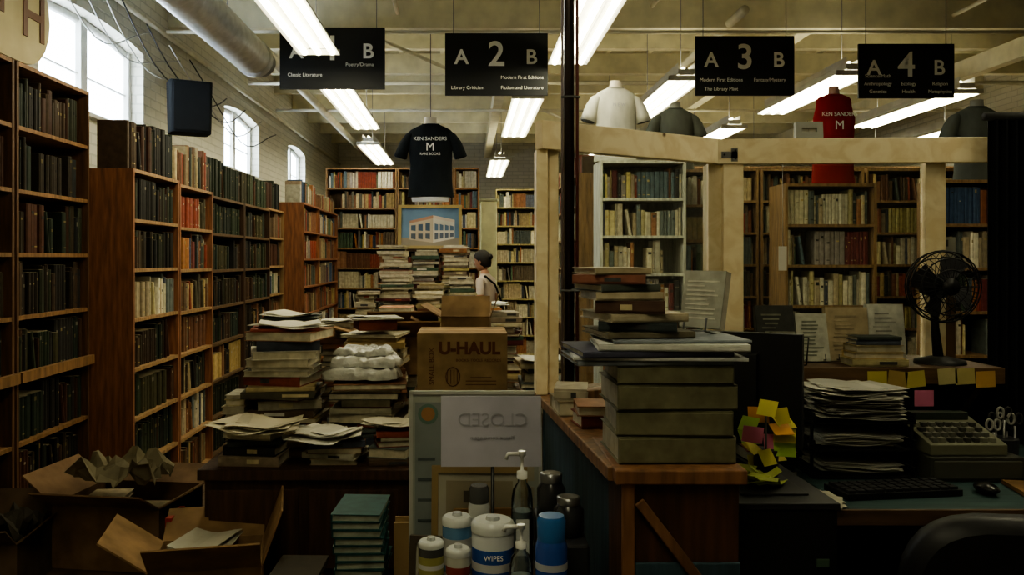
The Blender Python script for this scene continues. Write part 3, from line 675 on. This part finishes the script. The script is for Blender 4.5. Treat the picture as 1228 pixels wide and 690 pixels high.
for r_ in (.028,.02,.01): m.tube([(r_*math.cos(a),-.031,r_*math.sin(a)) for a in [i*math.pi/10 for i in range(20)]],.002,(.2,.2,.2),0,6,True)
m.box(-.025,-.03,-.059,.025,.03,-.025,(.02,.02,.02)); m.M=Matrix()
m.obj('tape_dispenser',GLOSS)
crumple('pink_cloth',.235,1.62,.80,.03,(.4,.04,.12),1,.02)

# ------------------------------------------------------------ booth: half wall and counters
teal=(.035,.065,.085); ledge=(.20,.105,.05); dkw=(.08,.035,.02)
m=MB()
def wallseg(p,q,z1,t,panel,top,zt=.03,lw=.13):
    m.beam((p[0],p[1],z1/2),(q[0],q[1],z1/2),t,z1,panel); m.beam((p[0],p[1],z1+zt/2),(q[0],q[1],z1+zt/2),lw,zt,top)
wallseg((.29,2.80),(.365,1.78),1.125,.06,teal,ledge)
wallseg((.27,2.80),(.98,3.18),1.125,.06,teal,ledge)
m.box(.98,3.14,0,2.35,3.2,1.19,teal)
m.box(.325,1.76,0,.575,2.05,1.128,dkw); m.box(.31,1.735,1.128,.585,2.07,1.158,(.20,.095,.045))
m.box(.325,1.745,0,.352,1.76,1.128,(.20,.095,.045)); m.box(.352,1.75,0,.575,1.758,.96,teal)
m.beam((.36,1.746,1.09),(.56,1.746,.83),.01,.022,(.18,.09,.045))
m.obj('booth_half_wall',WOOD,bevel=.003)
m=MB(); m.box(.98,2.86,1.195,1.84,3.24,1.225,(.10,.06,.035)); 
for x in (1.0,1.35,1.80): m.beam((x,3.13,.97),(x,2.9,1.19),.03,.03,(.09,.05,.03))
m.box(.98,2.85,1.17,1.84,2.862,1.225,(.12,.07,.035)); m.obj('booth_counter_shelf',WOODH,bevel=.002)
pc=(.86,.74,.49); m=MB()
m.beam((.232,2.70,2.0),(.985,3.155,2.0),.04,.092,pc)
m.beam((.93,3.12,1.998),(1.95,3.06,1.998),.04,.092,shade(pc,.95))
m.box(.225,2.705,1.157,.262,2.795,1.955,pc)
m.box(.262,2.735,1.157,.30,2.795,1.955,shade(pc,.85))
m.box(.905,3.125,1.157,.955,3.2,1.953,shade(pc,.8)); m.box(.955,3.105,1.157,1.03,3.2,1.953,pc)
m.box(1.70,3.09,1.227,1.775,3.13,1.953,shade(pc,.9))
m.obj('pine_booth_frame',PINE,bevel=.002)
m=MB(); m.M=T(.985,3.098,1.985)
m.box(-.04,-.003,-.012,.02,0,.012,(.4,.4,.4)); m.box(-.004,-.003,-.025,.02,0,.025,(.4,.4,.4)); m.M=Matrix()
for x,z in ((-.03,.0),(.01,.015),(.01,-.015)): m.M=T(.985+x,3.094,1.985+z)@RX(90); m.cyl(0,0,-.0,.003,.004,(.1,.1,.1),0,n=8)
m.M=Matrix(); m.obj('steel_bracket',METAL)
m=MB(); m.beam((.305,2.775,1.555),(.90,3.135,1.555),.004,.79,(1,1,1)); m.obj('plexiglass_panel',PLEXI)
m=MB(); m.beam((1.035,3.128,1.59),(1.695,3.112,1.59),.004,.72,(1,1,1)); m.obj('plexiglass_panel',PLEXI)
m=MB(); m.tube([(.318,2.60,1.16),(.318,2.60,CZ-.2)],.0165,(.10,.08,.075),0,14); m.tube([(.342,2.588,1.16),(.342,2.588,CZ-.2)],.005,(.14,.045,.04),1,8)
m.tube([(.296,2.59,1.16),(.296,2.59,CZ-.2)],.004,(.25,.2,.2),1,8); m.cyl(.318,2.60,1.156,1.166,.035,(.2,.2,.2))
for z in (1.5,2.1,2.7): m.tube([(.292,2.583,z),(.318,2.575,z),(.35,2.583,z)],.004,(.1,.1,.1),1,6)
m.obj('steel_conduit_pole',[METAL,PLAST])
m=MB(); vs=[];n=60
for i in range(n+1):
    x=1.875+.42*i/n; y=3.0+.015*math.sin(i*1.25)
    vs+=[(x,y,.93),(x,y,2.10)]
m.add(vs,[(2*i,2*i+2,2*i+3,2*i+1) for i in range(n)],(.012,.013,.016),0,True)
m.tube([(1.86,3.0,2.11),(2.31,3.0,2.11)],.015,(.05,.05,.05),0); m.box(2.27,3.03,.915,2.32,3.08,2.13,(.05,.05,.05))
o=m.obj('black_pleated_curtain',CLOTH)

# big ledger stack on the near end
m=MB(); z=1.1585
OL=(.15,.14,.085)
for i,(w,t,rt) in enumerate(((.255,.058,1),(.25,.055,-2),(.26,.055,1.5),(.25,.04,-1))):
    flat_book(m,.45,1.90,z,w,.22,t,rt,shade(OL,rnd(.85,1.1)),0,(.35,.32,.24)); 
    k=m.M; m.M=T(.45,1.90,z)@RZ(rt); 
    m.prism([(-w/2,-.109),(-w/2+.004,-.116),(w/2-.004,-.116),(w/2,-.109)],.004,t-.004,shade(OL,1.0))
    m.M=k
    z+=t+.0008
m.obj('ledger_book_stack',BOOK,bevel=.0015)
m=MB(); z1=z
for i,(x,w,d,t,rt,c) in enumerate(((.40,.34,.22,.010,3,(.2,.22,.24)),(.42,.37,.24,.007,-3,(.45,.46,.44)),(.40,.33,.24,.012,5,(.06,.06,.09)),(.45,.32,.25,.015,-4,(.5,.5,.46)),(.46,.30,.22,.006,2,(.2,.22,.24)))):
    flat_book(m,x,1.90,z1,w,d,t,rt,c,0); z1+=t+.001
m.obj('large_thin_books',BOOK)
z2=z1
m=MB()
for i,(x,w,d,t,rt,c) in enumerate(((.42,.2,.2,.014,8,(.14,.12,.08)),(.42,.17,.19,.02,-10,(.04,.05,.05)),(.41,.18,.2,.018,12,(.4,.35,.25)),(.40,.15,.2,.028,-8,(.09,.05,.035)),(.38,.15,.19,.018,4,(.42,.36,.25)),(.37,.14,.18,.016,14,(.08,.09,.08)),(.36,.16,.18,.02,-12,(.22,.09,.06)),(.36,.13,.17,.015,10,(.35,.3,.2)))):
    flat_book(m,x-.03,1.92,z2,w,d,t,rt,c,0); z2+=t+.0008
m.obj('book_stack',BOOK)
m=MB(); m.M=T(.545,1.96,z1+.003)@RZ(-50)@RX(-12)
m.box(-.055,0,.01,.055,.02,.145,(.5,.47,.38)); m.box(-.056,-.002,.01,.056,0,.146,(.3,.3,.25))
for i in range(9): m.box(-.045,-.003,.03+i*.011,-.045+rnd(.04,.09),-.002,.034+i*.011,(.45,.43,.36))
m.tube([(-.03,.03,0),(-.03,-.02,0),(-.03,-.02,.03)],.0025,(.1,.1,.1),0); m.tube([(.03,.03,0),(.03,-.02,0),(.03,-.02,.03)],.0025,(.1,.1,.1),0)
m.M=Matrix(); m.obj('displayed_book_on_easel',BOOK)
stack(.30,2.42,1.1565,.075,.1,.16,LIGHT,jit=12,off=.004)
stack(.325,2.22,1.1565,.06,.09,.14,LIGHT+WARM,jit=12,off=.004)
frame(.66,2.92,1.16,.16,.22,20,-6,(.4,.4,.35),(.3,.28,.22),'small_card_display')

# ------------------------------------------------------------ booth desk and machines
m=MB(); dt=(.035,.07,.07)
m.box(.62,2.28,.88,1.05,2.84,.91,dt); m.box(1.05,2.28,.88,2.35,3.1,.91,dt); m.box(.62,2.27,.87,2.35,2.28,.915,(.10,.06,.035))
for x,y in ((.66,2.34),(.66,2.78),(2.25,2.34),(2.25,3.02)):
    m.box(x-.03,y-.03,0,x+.03,y+.03,.88,(.08,.06,.05))
m.box(1.5,2.35,.35,2.2,3.0,.88,(.05,.04,.03)); m.obj('booth_desk',WOODH,bevel=.003)
bk=(.01,.01,.011)
m=MB(); m.box(.60,1.88,0,.86,2.26,.62,(.04,.035,.03)); m.box(.605,1.87,.05,.855,1.88,.3,(.05,.04,.035)); m.box(.605,1.87,.33,.855,1.88,.6,(.05,.04,.035)); m.box(.69,1.86,.2,.77,1.87,.21,(.3,.3,.3)); m.obj('file_cabinet',PLAST,bevel=.004)
m=MB(); m.box(.605,1.89,.621,.84,2.25,1.03,bk); m.box(.615,1.885,.65,.83,1.892,.82,(.02,.02,.02)); m.box(.615,1.88,.84,.83,1.89,.86,(.04,.04,.04)); m.box(.60,1.885,1.03,.845,2.255,1.045,(.02,.02,.022)); m.box(.64,1.95,1.045,.80,2.18,1.05,(.03,.03,.03)); m.box(.79,1.884,.9,.82,1.888,.92,(.06,.1,.07))
m.obj('laser_printer',PLAST,bevel=.006)
m=MB(); m.M=T(.76,2.52,.911)@RZ(150)
m.box(-.24,-.015,.14,.24,.02,.47,bk); m.box(-.22,-.017,.16,.22,-.015,.45,(.02,.025,.03)); m.box(-.12,.02,.2,.12,.05,.41,bk); m.box(-.03,.02,.01,.03,.045,.3,bk); m.loft([(0,.03,0,.12,.09),(0,.03,.012,.11,.08)],bk,0,24)
m.M=Matrix(); m.obj('computer_monitor',PLAST,bevel=.004)
NC=[(.5,.5,.05),(.5,.42,.04),(.55,.25,.03),(.3,.45,.08),(.55,.5,.1),(.55,.15,.25)]
m=MB(); 
m.cyl(.76,2.12,1.0505,1.115,.03,(.03,.03,.03),n=16)
for i in range(15):
    a=i*.9; m.M=T(.755+.045*math.cos(a),2.10+.03*math.sin(a),1.12+.009*i-.03*(i%3))@RZ(rnd(-60,60))@RX(rnd(30,80))
    m.box(-.026,-.02,0,.026,.02,.001,R.choice(NC))
m.M=Matrix(); m.tube([(.76,2.12,1.05),(.76,2.12,1.22)],.003,(.1,.1,.1)); 
m.obj('sticky_note_holder',PAINT)
papers('sticky_notes',.71,2.02,1.052,8,.07,.05,70,(.38,.42,.1),.035,curl=.012)
m=MB()
for i in range(3):
    z=.912+i*.085; m.box(1.08,2.60,z,1.40,2.84,z+.006,bk); m.box(1.08,2.60,z+.006,1.086,2.84,z+.035,bk); m.box(1.394,2.60,z+.006,1.40,2.84,z+.035,bk); m.box(1.086,2.834,z+.006,1.394,2.84,z+.035,bk)
for x in (1.083,1.397):
    for y in (2.62,2.82): m.box(x-.004,y-.004,.912,x+.004,y+.004,1.09,bk)
o=m.obj('letter_tray',PLAST)
for i,(n_,s,j) in enumerate(((10,.012,5),(12,.015,6),(34,.03,16))):
    papers('paper_stack',1.24,2.71,.92+i*.085,n_,.24,.18,j,(.42,.41,.36),s,curl=.007)
m=MB(); m.M=T(-.03,-.17,0); m.box(1.46,2.74,.911,1.75,3.0,.985,(.05,.05,.04)); m.box(1.47,2.735,.92,1.74,2.74,.975,(.07,.07,.055))
m.add([(1.47,2.76,.987),(1.71,2.76,.987),(1.71,2.99,.987),(1.47,2.99,.987),(1.47,2.76,1.02),(1.71,2.76,1.02),(1.71,2.99,1.08),(1.47,2.99,1.08)],[(0,3,2,1),(4,5,6,7),(0,1,5,4),(1,2,6,5),(2,3,7,6),(3,0,4,7)],(.15,.15,.10))
for i in range(8):
    for j in range(4):
        x=1.485+i*.026; y=2.775+j*.035; z=1.02+(y-2.76)*.26
        m.box(x,y,z,x+.018,y+.024,z+.014,R.choice([(.05,.05,.04),(.2,.2,.15),(.12,.12,.1)]))
m.box(1.49,2.93,1.065,1.69,2.97,1.09,(.03,.04,.03)); m.M=Matrix(); m.obj('adding_machine_on_cash_drawer',PLAST,bevel=.002)
m=MB(); m.loft([(1.79,2.79,.911,.045,.045),(1.79,2.79,1.0,.05,.05)],(.03,.03,.035),0,20)
for i in range(5):
    x=1.755+i*.018; y=2.78+.015*(i%2); z=1.0+.02*(i%3)
    m.tube([(x,y,.93),(x,y,z+.02)],.004,(.4,.4,.4),1)
    for s in (-1,1): m.tube([(x+s*.013+.011*math.cos(a),y,z+.045+.018*math.sin(a)) for a in [k*math.pi/6 for k in range(12)]],.004,R.choice([(.03,.03,.03),(.35,.35,.32)]),0,6,True)
m.obj('scissors_in_caddy',[PLAST,METAL])
m=MB(); m.M=T(1.75,2.45,.911)@RZ(-10); m.box(-.13,-.08,0,.13,.08,.012,(.22,.13,.06)); m.M=Matrix(); m.obj('brown_folder',CARD)
m=MB(); m.M=T(1.25,2.45,.911)@RZ(8); m.box(-.18,-.06,0,.18,.06,.018,bk)
for i in range(12):
    for j in range(4): m.box(-.17+i*.029,-.052+j*.027,.018,-.148+i*.029,-.03+j*.027,.026,(.02,.02,.022))
m.M=Matrix(); m.obj('computer_keyboard',PLAST)
m=MB(); m.ball((1.52,2.44,.928),.03,.045,.016,bk); m.obj('computer_mouse',GLOSS)
stack(.93,2.62,.911,.16,.16,.2,DULL,jit=8,off=.005)
papers('loose_papers',.95,2.36,.911,5,.18,.12,30,(.4,.38,.3),.02)
papers('loose_papers',2.02,2.5,.911,6,.2,.22,25,(.35,.34,.28),.03)
def standbook(x,y,z,w,h,col,inner,rot=0,tilt=-14,t=.02,name='displayed_book'):
    m=MB(); m.M=T(x,y,z+.006)@RZ(rot)@RX(tilt)
    m.box(-w/2,0,0,w/2,t,h,(.5,.46,.36)); m.box(-w/2-.002,-.003,-.002,w/2+.002,0,h+.002,col); m.box(-w/2-.002,t,-.002,w/2+.002,t+.003,h+.002,col); m.box(-w/2-.002,-.003,-.002,-w/2,t+.003,h+.002,col)
    for i in range(10):
        a=-w*.38+rnd(0,w*.1); m.box(a,-.0045,h*(.1+.08*i),a+rnd(w*.35,w*.62),-.003,h*(.13+.08*i),shade(inner,rnd(.5,1.1)))
    for s in (-.3,.3): m.tube([(s*w,.045,.01),(s*w,-.02,0),(s*w,-.02,.02)],.002,(.05,.05,.05),0,6)
    m.M=Matrix(); return m.obj(name,BOOK)
Z=1.2258
standbook(1.12,3.00,Z,.135,.20,(.04,.04,.035),(.2,.2,.15))
standbook(1.12,2.93,Z,.08,.11,(.2,.2,.15),(.45,.42,.3))
standbook(1.25,3.00,Z,.11,.17,(.4,.4,.33),(.2,.22,.17))
standbook(1.385,3.02,Z,.15,.19,(.36,.29,.18),(.38,.31,.2),tilt=-10)
standbook(1.535,3.04,Z,.13,.20,(.5,.5,.43),(.38,.38,.33),tilt=-8)
stack(1.43,2.94,Z,.10,.2,.12,DULL,jit=3,tmin=.014,tmax=.025,off=.005)
m=MB()
for x in (1.06,1.18): m.tube([(x,2.9,Z+.003),(x,2.88,Z+.10)],.0025,(.05,.05,.05))
m.tube([(1.06,2.9,Z+.003),(1.18,2.9,Z+.003)],.0025,(.05,.05,.05)); m.tube([(1.06,2.88,Z+.1),(1.18,2.88,Z+.1)],.0025,(.05,.05,.05)); m.obj('wire_book_easel',METAL)
m=MB()
for x,z,c in ((1.08,1.20,(.6,.2,.3)),(1.40,1.19,(.5,.42,.1)),(1.47,1.19,(.4,.28,.1)),(1.53,1.19,(.5,.42,.12)),(1.56,1.125,(.6,.18,.3)),(1.64,1.2,(.45,.4,.2)),(1.70,1.2,(.45,.38,.16)),(1.77,1.19,(.5,.3,.1))):
    m.tbox(T(x,2.846,z)@RY(rnd(-8,8)),-.033,-.001,-.03,.033,0,.025,c)
m.obj('sticky_notes',PAINT)
m=MB(); cx,cy,cz=1.69,2.96,1.50; Rr=.125
for yy,rr in ((-.05,.06),(-.045,.1),(-.02,Rr),(.0,Rr+.003),(.02,Rr),(.045,.1)):
    m.tube([(cx+rr*math.cos(a),cy+yy,cz+rr*math.sin(a)) for a in [k*math.pi/14 for k in range(28)]],.0025,bk,0,6,True)
for i in range(32):
    a=i*math.pi/16; c_=math.cos(a); s_=math.sin(a)
    m.tube([(cx+.03*c_,cy-.052,cz+.03*s_),(cx+.1*c_,cy-.045,cz+.1*s_),(cx+Rr*c_,cy-.015,cz+Rr*s_),(cx+Rr*c_,cy+.015,cz+Rr*s_),(cx+.1*c_,cy+.045,cz+.1*s_),(cx+.03*c_,cy+.05,cz+.03*s_)],.0013,bk,0,4)
for i in range(4):
    a=i*math.pi/2+.4; k=m.M; m.M=T(cx,cy,cz)@RY(math.degrees(a))
    m.add([(.02,-.012,-.012),(.10,-.02,-.045),(.112,-.0,0),(.10,.018,.04),(.02,.012,.015)],[(0,1,2,3,4)],(.04,.04,.045),0); m.M=k
m.tube([(cx,cy-.054,cz),(cx,cy-.03,cz)],.03,bk,0,16); m.tube([(cx,cy+.02,cz),(cx,cy+.11,cz)],[.045,.035],bk,0,16)
m.tube([(cx,cy+.06,cz-.03),(cx,cy+.05,cz-.15),(cx,cy+.03,Z+.02)],[.014,.014,.018],bk,0,10); m.loft([(cx,cy+.02,Z,.085,.085),(cx,cy+.02,Z+.012,.082,.082),(cx,cy+.02,Z+.025,.03,.03)],bk,0,24)
m.obj('desk_fan',PLAST)
m=MB(); m.box(1.79,3.14,1.60,1.84,3.17,1.68,(.4,.4,.34)); m.box(1.795,3.135,1.645,1.81,3.14,1.67,(.1,.1,.1)); m.box(1.79,3.15,1.2265,1.845,3.17,1.6,(.2,.13,.07)); m.obj('wall_intercom',PLAST)
m=MB(); m.box(1.155,3.09,1.555,1.185,3.092,1.645,(.6,.58,.5)); m.tube([(1.17,3.09,1.645),(1.17,3.092,1.95)],.001,(.5,.5,.5),0,4); m.obj('hanging_price_tag',PAINT)
frame(1.27,3.10,2.046,.10,.06,0,-5,(.3,.3,.26),(.4,.38,.3),'small_card_display')

# office chair
m=MB()
CH=T(1.17,1.93,0)@RZ(168)
m.M=CH
m.loft([(0,0,.46,.22,.21),(0,0,.50,.25,.235),(0,0,.54,.24,.23),(0,0,.55,.2,.2)],bk,0,28,pw=.6)
m.M=CH@T(0,.22,.66)@RX(-8)@RX(90)
m.loft([(0,.18,-.02,.20,.22),(0,.18,0,.225,.24),(0,.18,.035,.225,.24),(0,.18,.05,.19,.2)],bk,0,32,pw=.6)
m.M=CH
m.tube([(0,.1,.46),(0,.27,.47),(0,.27,.65)],.02,bk,0,8)
for s in (-1,1): m.tube([(s*.2,.1,.48),(s*.26,.1,.5),(s*.27,.1,.70),(s*.26,-.02,.74),(s*.25,-.14,.73)],[.015,.015,.018,.025,.02],bk,0,10)
m.cyl(0,0,.1,.46,.025,(.1,.1,.1))
for i in range(5):
    a=i*2*math.pi/5; m.tube([(0,0,.12),(.26*math.cos(a),.26*math.sin(a),.07)],[.03,.018],bk,0,8); m.ball((.26*math.cos(a),.26*math.sin(a),.03),.028,.028,.03,bk)
m.M=Matrix(); m.obj('office_chair',PLAST)

# ------------------------------------------------------------ person browsing
pe=empty('person_browsing',(.24,9.6,0)); pe.rotation_euler=(0,0,math.radians(-115))
sk=[('pelvis',(0,0,.93),.13,.10),('waist',(0,0,1.06),.115,.09),('chest',(0,-.02,1.22),.135,.10),('uch',(0,-.03,1.33),.12,.085),('nb',(0,-.03,1.41),.062,.055),('nt',(0,-.05,1.48),.048,.048),
('ls',(.15,-.03,1.345),.055,.055),('le',(.215,.0,1.10),.042,.042),('lw',(.15,-.20,1.12),.028,.026),('lp',(.11,-.27,1.14),.03,.018),
('rs',(-.15,-.03,1.345),.055,.055),('re',(-.215,.0,1.10),.042,.042),('rw',(-.15,-.20,1.12),.028,.026),('rp',(-.11,-.27,1.14),.03,.018),
('lh',(.085,0,.86),.09,.09),('lk',(.10,-.02,.48),.062,.062),('la',(.10,.02,.10),.042,.042),('lt',(.11,-.12,.045),.042,.035),
('rh',(-.085,0,.86),.09,.09),('rk',(-.10,.0,.48),.062,.062),('ra',(-.10,.05,.10),.042,.042),('rt',(-.11,-.09,.045),.042,.035)]
idx={s[0]:i for i,s in enumerate(sk)}
ed=[('pelvis','waist'),('waist','chest'),('chest','uch'),('uch','nb'),('nb','nt'),('uch','ls'),('ls','le'),('le','lw'),('lw','lp'),('uch','rs'),('rs','re'),('re','rw'),('rw','rp'),('pelvis','lh'),('lh','lk'),('lk','la'),('la','lt'),('pelvis','rh'),('rh','rk'),('rk','ra'),('ra','rt')]
me=bpy.data.meshes.new('body'); me.from_pydata([s[1] for s in sk],[(idx[a],idx[b]) for a,b in ed],[])
ob=bpy.data.objects.new('body',me); COL.objects.link(ob); ob.parent=pe
bpy.context.view_layer.objects.active=ob
ms=ob.modifiers.new('skin','SKIN'); 
if not me.skin_vertices:
    import bmesh
    bm=bmesh.new(); bm.from_mesh(me); bm.verts.layers.skin.verify(); bm.to_mesh(me); bm.free()
for i,s in enumerate(sk):
    sv=me.skin_vertices[0].data[i]; sv.radius=(s[2],s[3]); sv.use_root=(i==0)
ms.use_smooth_shade=True
sb=ob.modifiers.new('sub','SUBSURF'); sb.levels=2; sb.render_levels=2
def person_mat():
    m,nt,b=newmat('clothed_body'); N=nt.nodes; L=nt.links
    tc=N.new('ShaderNodeTexCoord'); sx=N.new('ShaderNodeSeparateXYZ'); L.new(tc.outputs['Object'],sx.inputs[0])
    def ramp(src,pos,c0,c1,sc=1):
        mt=N.new('ShaderNodeMath'); mt.operation='GREATER_THAN'; mt.inputs[1].default_value=pos; L.new(src,mt.inputs[0])
        mx=N.new('ShaderNodeMixRGB'); L.new(mt.outputs[0],mx.inputs[0])
        for k,c in ((1,c0),(2,c1)):
            if isinstance(c,tuple): mx.inputs[k].default_value=(*c,1)
            else: L.new(c,mx.inputs[k])
        return mx.outputs[0]
    skin=(.42,.22,.14)
    a=ramp(sx.outputs[2],.10,(.02,.02,.02),(.03,.035,.06))
    b1=ramp(sx.outputs[2],.95,a,(.55,.47,.42))
    c1=ramp(sx.outputs[2],1.425,b1,skin)
    ab=N.new('ShaderNodeMath'); ab.operation='ABSOLUTE'; L.new(sx.outputs[0],ab.inputs[0])
    g1=N.new('ShaderNodeMath'); g1.operation='GREATER_THAN'; g1.inputs[1].default_value=.16; L.new(ab.outputs[0],g1.inputs[0])
    g2=N.new('ShaderNodeMath'); g2.operation='LESS_THAN'; g2.inputs[1].default_value=1.19; L.new(sx.outputs[2],g2.inputs[0])
    g3=N.new('ShaderNodeMath'); g3.operation='GREATER_THAN'; g3.inputs[1].default_value=1.0; L.new(sx.outputs[2],g3.inputs[0])
    g4=N.new('ShaderNodeMath'); g4.operation='LESS_THAN'; g4.inputs[1].default_value=-.15; L.new(sx.outputs[1],g4.inputs[0])
    p1=N.new('ShaderNodeMath'); p1.operation='MULTIPLY'; L.new(g1.outputs[0],p1.inputs[0]); L.new(g2.outputs[0],p1.inputs[1])
    mx0=N.new('ShaderNodeMath'); mx0.operation='MAXIMUM'; L.new(p1.outputs[0],mx0.inputs[0]); L.new(g4.outputs[0],mx0.inputs[1])
    p2=N.new('ShaderNodeMath'); p2.operation='MULTIPLY'; L.new(mx0.outputs[0],p2.inputs[0]); L.new(g3.outputs[0],p2.inputs[1])
    mx=N.new('ShaderNodeMixRGB'); L.new(p2.outputs[0],mx.inputs[0]); L.new(c1,mx.inputs[1]); mx.inputs[2].default_value=(*skin,1)
    L.new(mx.outputs[0],b.inputs['Base Color']); b.inputs['Roughness'].default_value=.8
    return m
me.materials.append(person_mat())
skin=(.42,.22,.14); hair=(.012,.009,.007)
m=MB(); hc=(0,-.07,1.575)
m.M=T(*hc)@RX(14)
m.loft([(0,.0,-.115,.025,.03),(0,-.015,-.105,.045,.055),(0,-.012,-.07,.062,.075),(0,-.005,-.03,.070,.086),(0,0,.01,.074,.092),(0,.005,.05,.072,.09),(0,.008,.08,.06,.075),(0,.01,.105,.035,.045),(0,.01,.112,.005,.005)],skin,0,20)
m.add([(0,-.092,.01),(-.012,-.088,-.03),(.012,-.088,-.03),(0,-.112,-.03),(0,-.085,-.036)],[(0,1,3),(0,3,2),(1,4,3),(3,4,2)],skin,0,True)
for s in (-1,1):
    m.ball((s*.028,-.083,.008),.012,.007,.008,(.6,.6,.58),0,10,6); m.ball((s*.028,-.089,.008),.005,.003,.005,(.02,.01,.01),0,8,6)
    m.ball((s*.074,.005,-.008),.008,.018,.03,skin,0,10,6); m.tube([(s*.015,-.088,.026),(s*.042,-.082,.026)],.003,hair,0,6)
m.tube([(-.022,-.083,-.062),(0,-.089,-.06),(.022,-.083,-.062)],[.003,.006,.003],(.3,.08,.07),0,6)
m.loft([(0,.035,-.09,.045,.05),(0,.03,-.05,.078,.07),(0,.022,0,.084,.085),(0,.012,.04,.083,.095),(0,.006,.08,.07,.09),(0,.006,.11,.045,.06),(0,.006,.125,.01,.012)],hair,0,20)
m.ball((0,.105,.02),.035,.035,.035,hair,0,12,8)
q=m.obj('head',PAINT); q.parent=pe
m=MB()
for s in (-1,1):
    base=Vector((s*.11,-.27,1.14))
    for i in range(4):
        L_=(.068,.076,.072,.058)[i]; o=Vector((s*(.022-.015*i),-.015,0)); d=Vector((-s*.35,-1,.0)).normalized()
        p0=base+o; p1=p0+d*L_*.5; p2=p1+(d*.6+Vector((0,0,-.6))).normalized()*L_*.3; p3=p2+Vector((0,.4,-1)).normalized()*L_*.3
        m.tube([tuple(p0),tuple(p1),tuple(p2),tuple(p3)],[.0095,.009,.0085,.006],skin,0,8)
    p0=base+Vector((-s*.02,.015,.01)); m.tube([tuple(p0),tuple(p0+Vector((-s*.025,-.015,.015))),tuple(p0+Vector((-s*.035,-.045,.018)))],[.012,.010,.007],skin,0,8)
q=m.obj('fingers',PAINT); q.parent=pe
m=MB(); m.M=T(0,-.335,1.10)@RX(50); flat_book(m,0,0,0,.17,.22,.02,0,(.3,.08,.05)); m.M=Matrix(); q=m.obj('held_book',BOOK); q.parent=pe
m=MB(); m.tube([(.12,.02,1.40),(.02,.10,1.30),(-.12,.12,1.10),(-.2,.08,.98)],.012,(.015,.015,.015),0,8); m.tube([(.12,.02,1.40),(.05,-.13,1.30),(-.1,-.14,1.1),(-.2,-.02,.98)],.012,(.015,.015,.015),0,8)
m.M=T(-.24,.03,.86); m.loft([(0,0,-.13,.05,.14),(0,0,-.1,.065,.15),(0,0,.08,.05,.14),(0,0,.12,.03,.12)],(.02,.02,.02),0,20,pw=.5); m.M=Matrix()
q=m.obj('shoulder_bag',CLOTH); q.parent=pe

# ------------------------------------------------------------ world, camera
w=bpy.data.worlds.new('sky'); bpy.context.scene.world=w; w.use_nodes=True
bg=w.node_tree.nodes['Background']; bg.inputs[0].default_value=(.80,.9,1,1); bg.inputs[1].default_value=18
cam=bpy.data.cameras.new('camera'); cam.sensor_width=36; cam.lens=1000/1228*36
cam.shift_x=(614-560)/1228; cam.shift_y=-(345-310)/1228; cam.clip_start=.05; cam.clip_end=60
co=bpy.data.objects.new('camera',cam); COL.objects.link(co); co.location=(0,0,1.6); co.rotation_euler=(math.pi/2,0,0)
bpy.context.scene.camera=co
sc=bpy.context.scene
sc.view_settings.look='AgX - Medium High Contrast'
sc.view_settings.exposure=.28
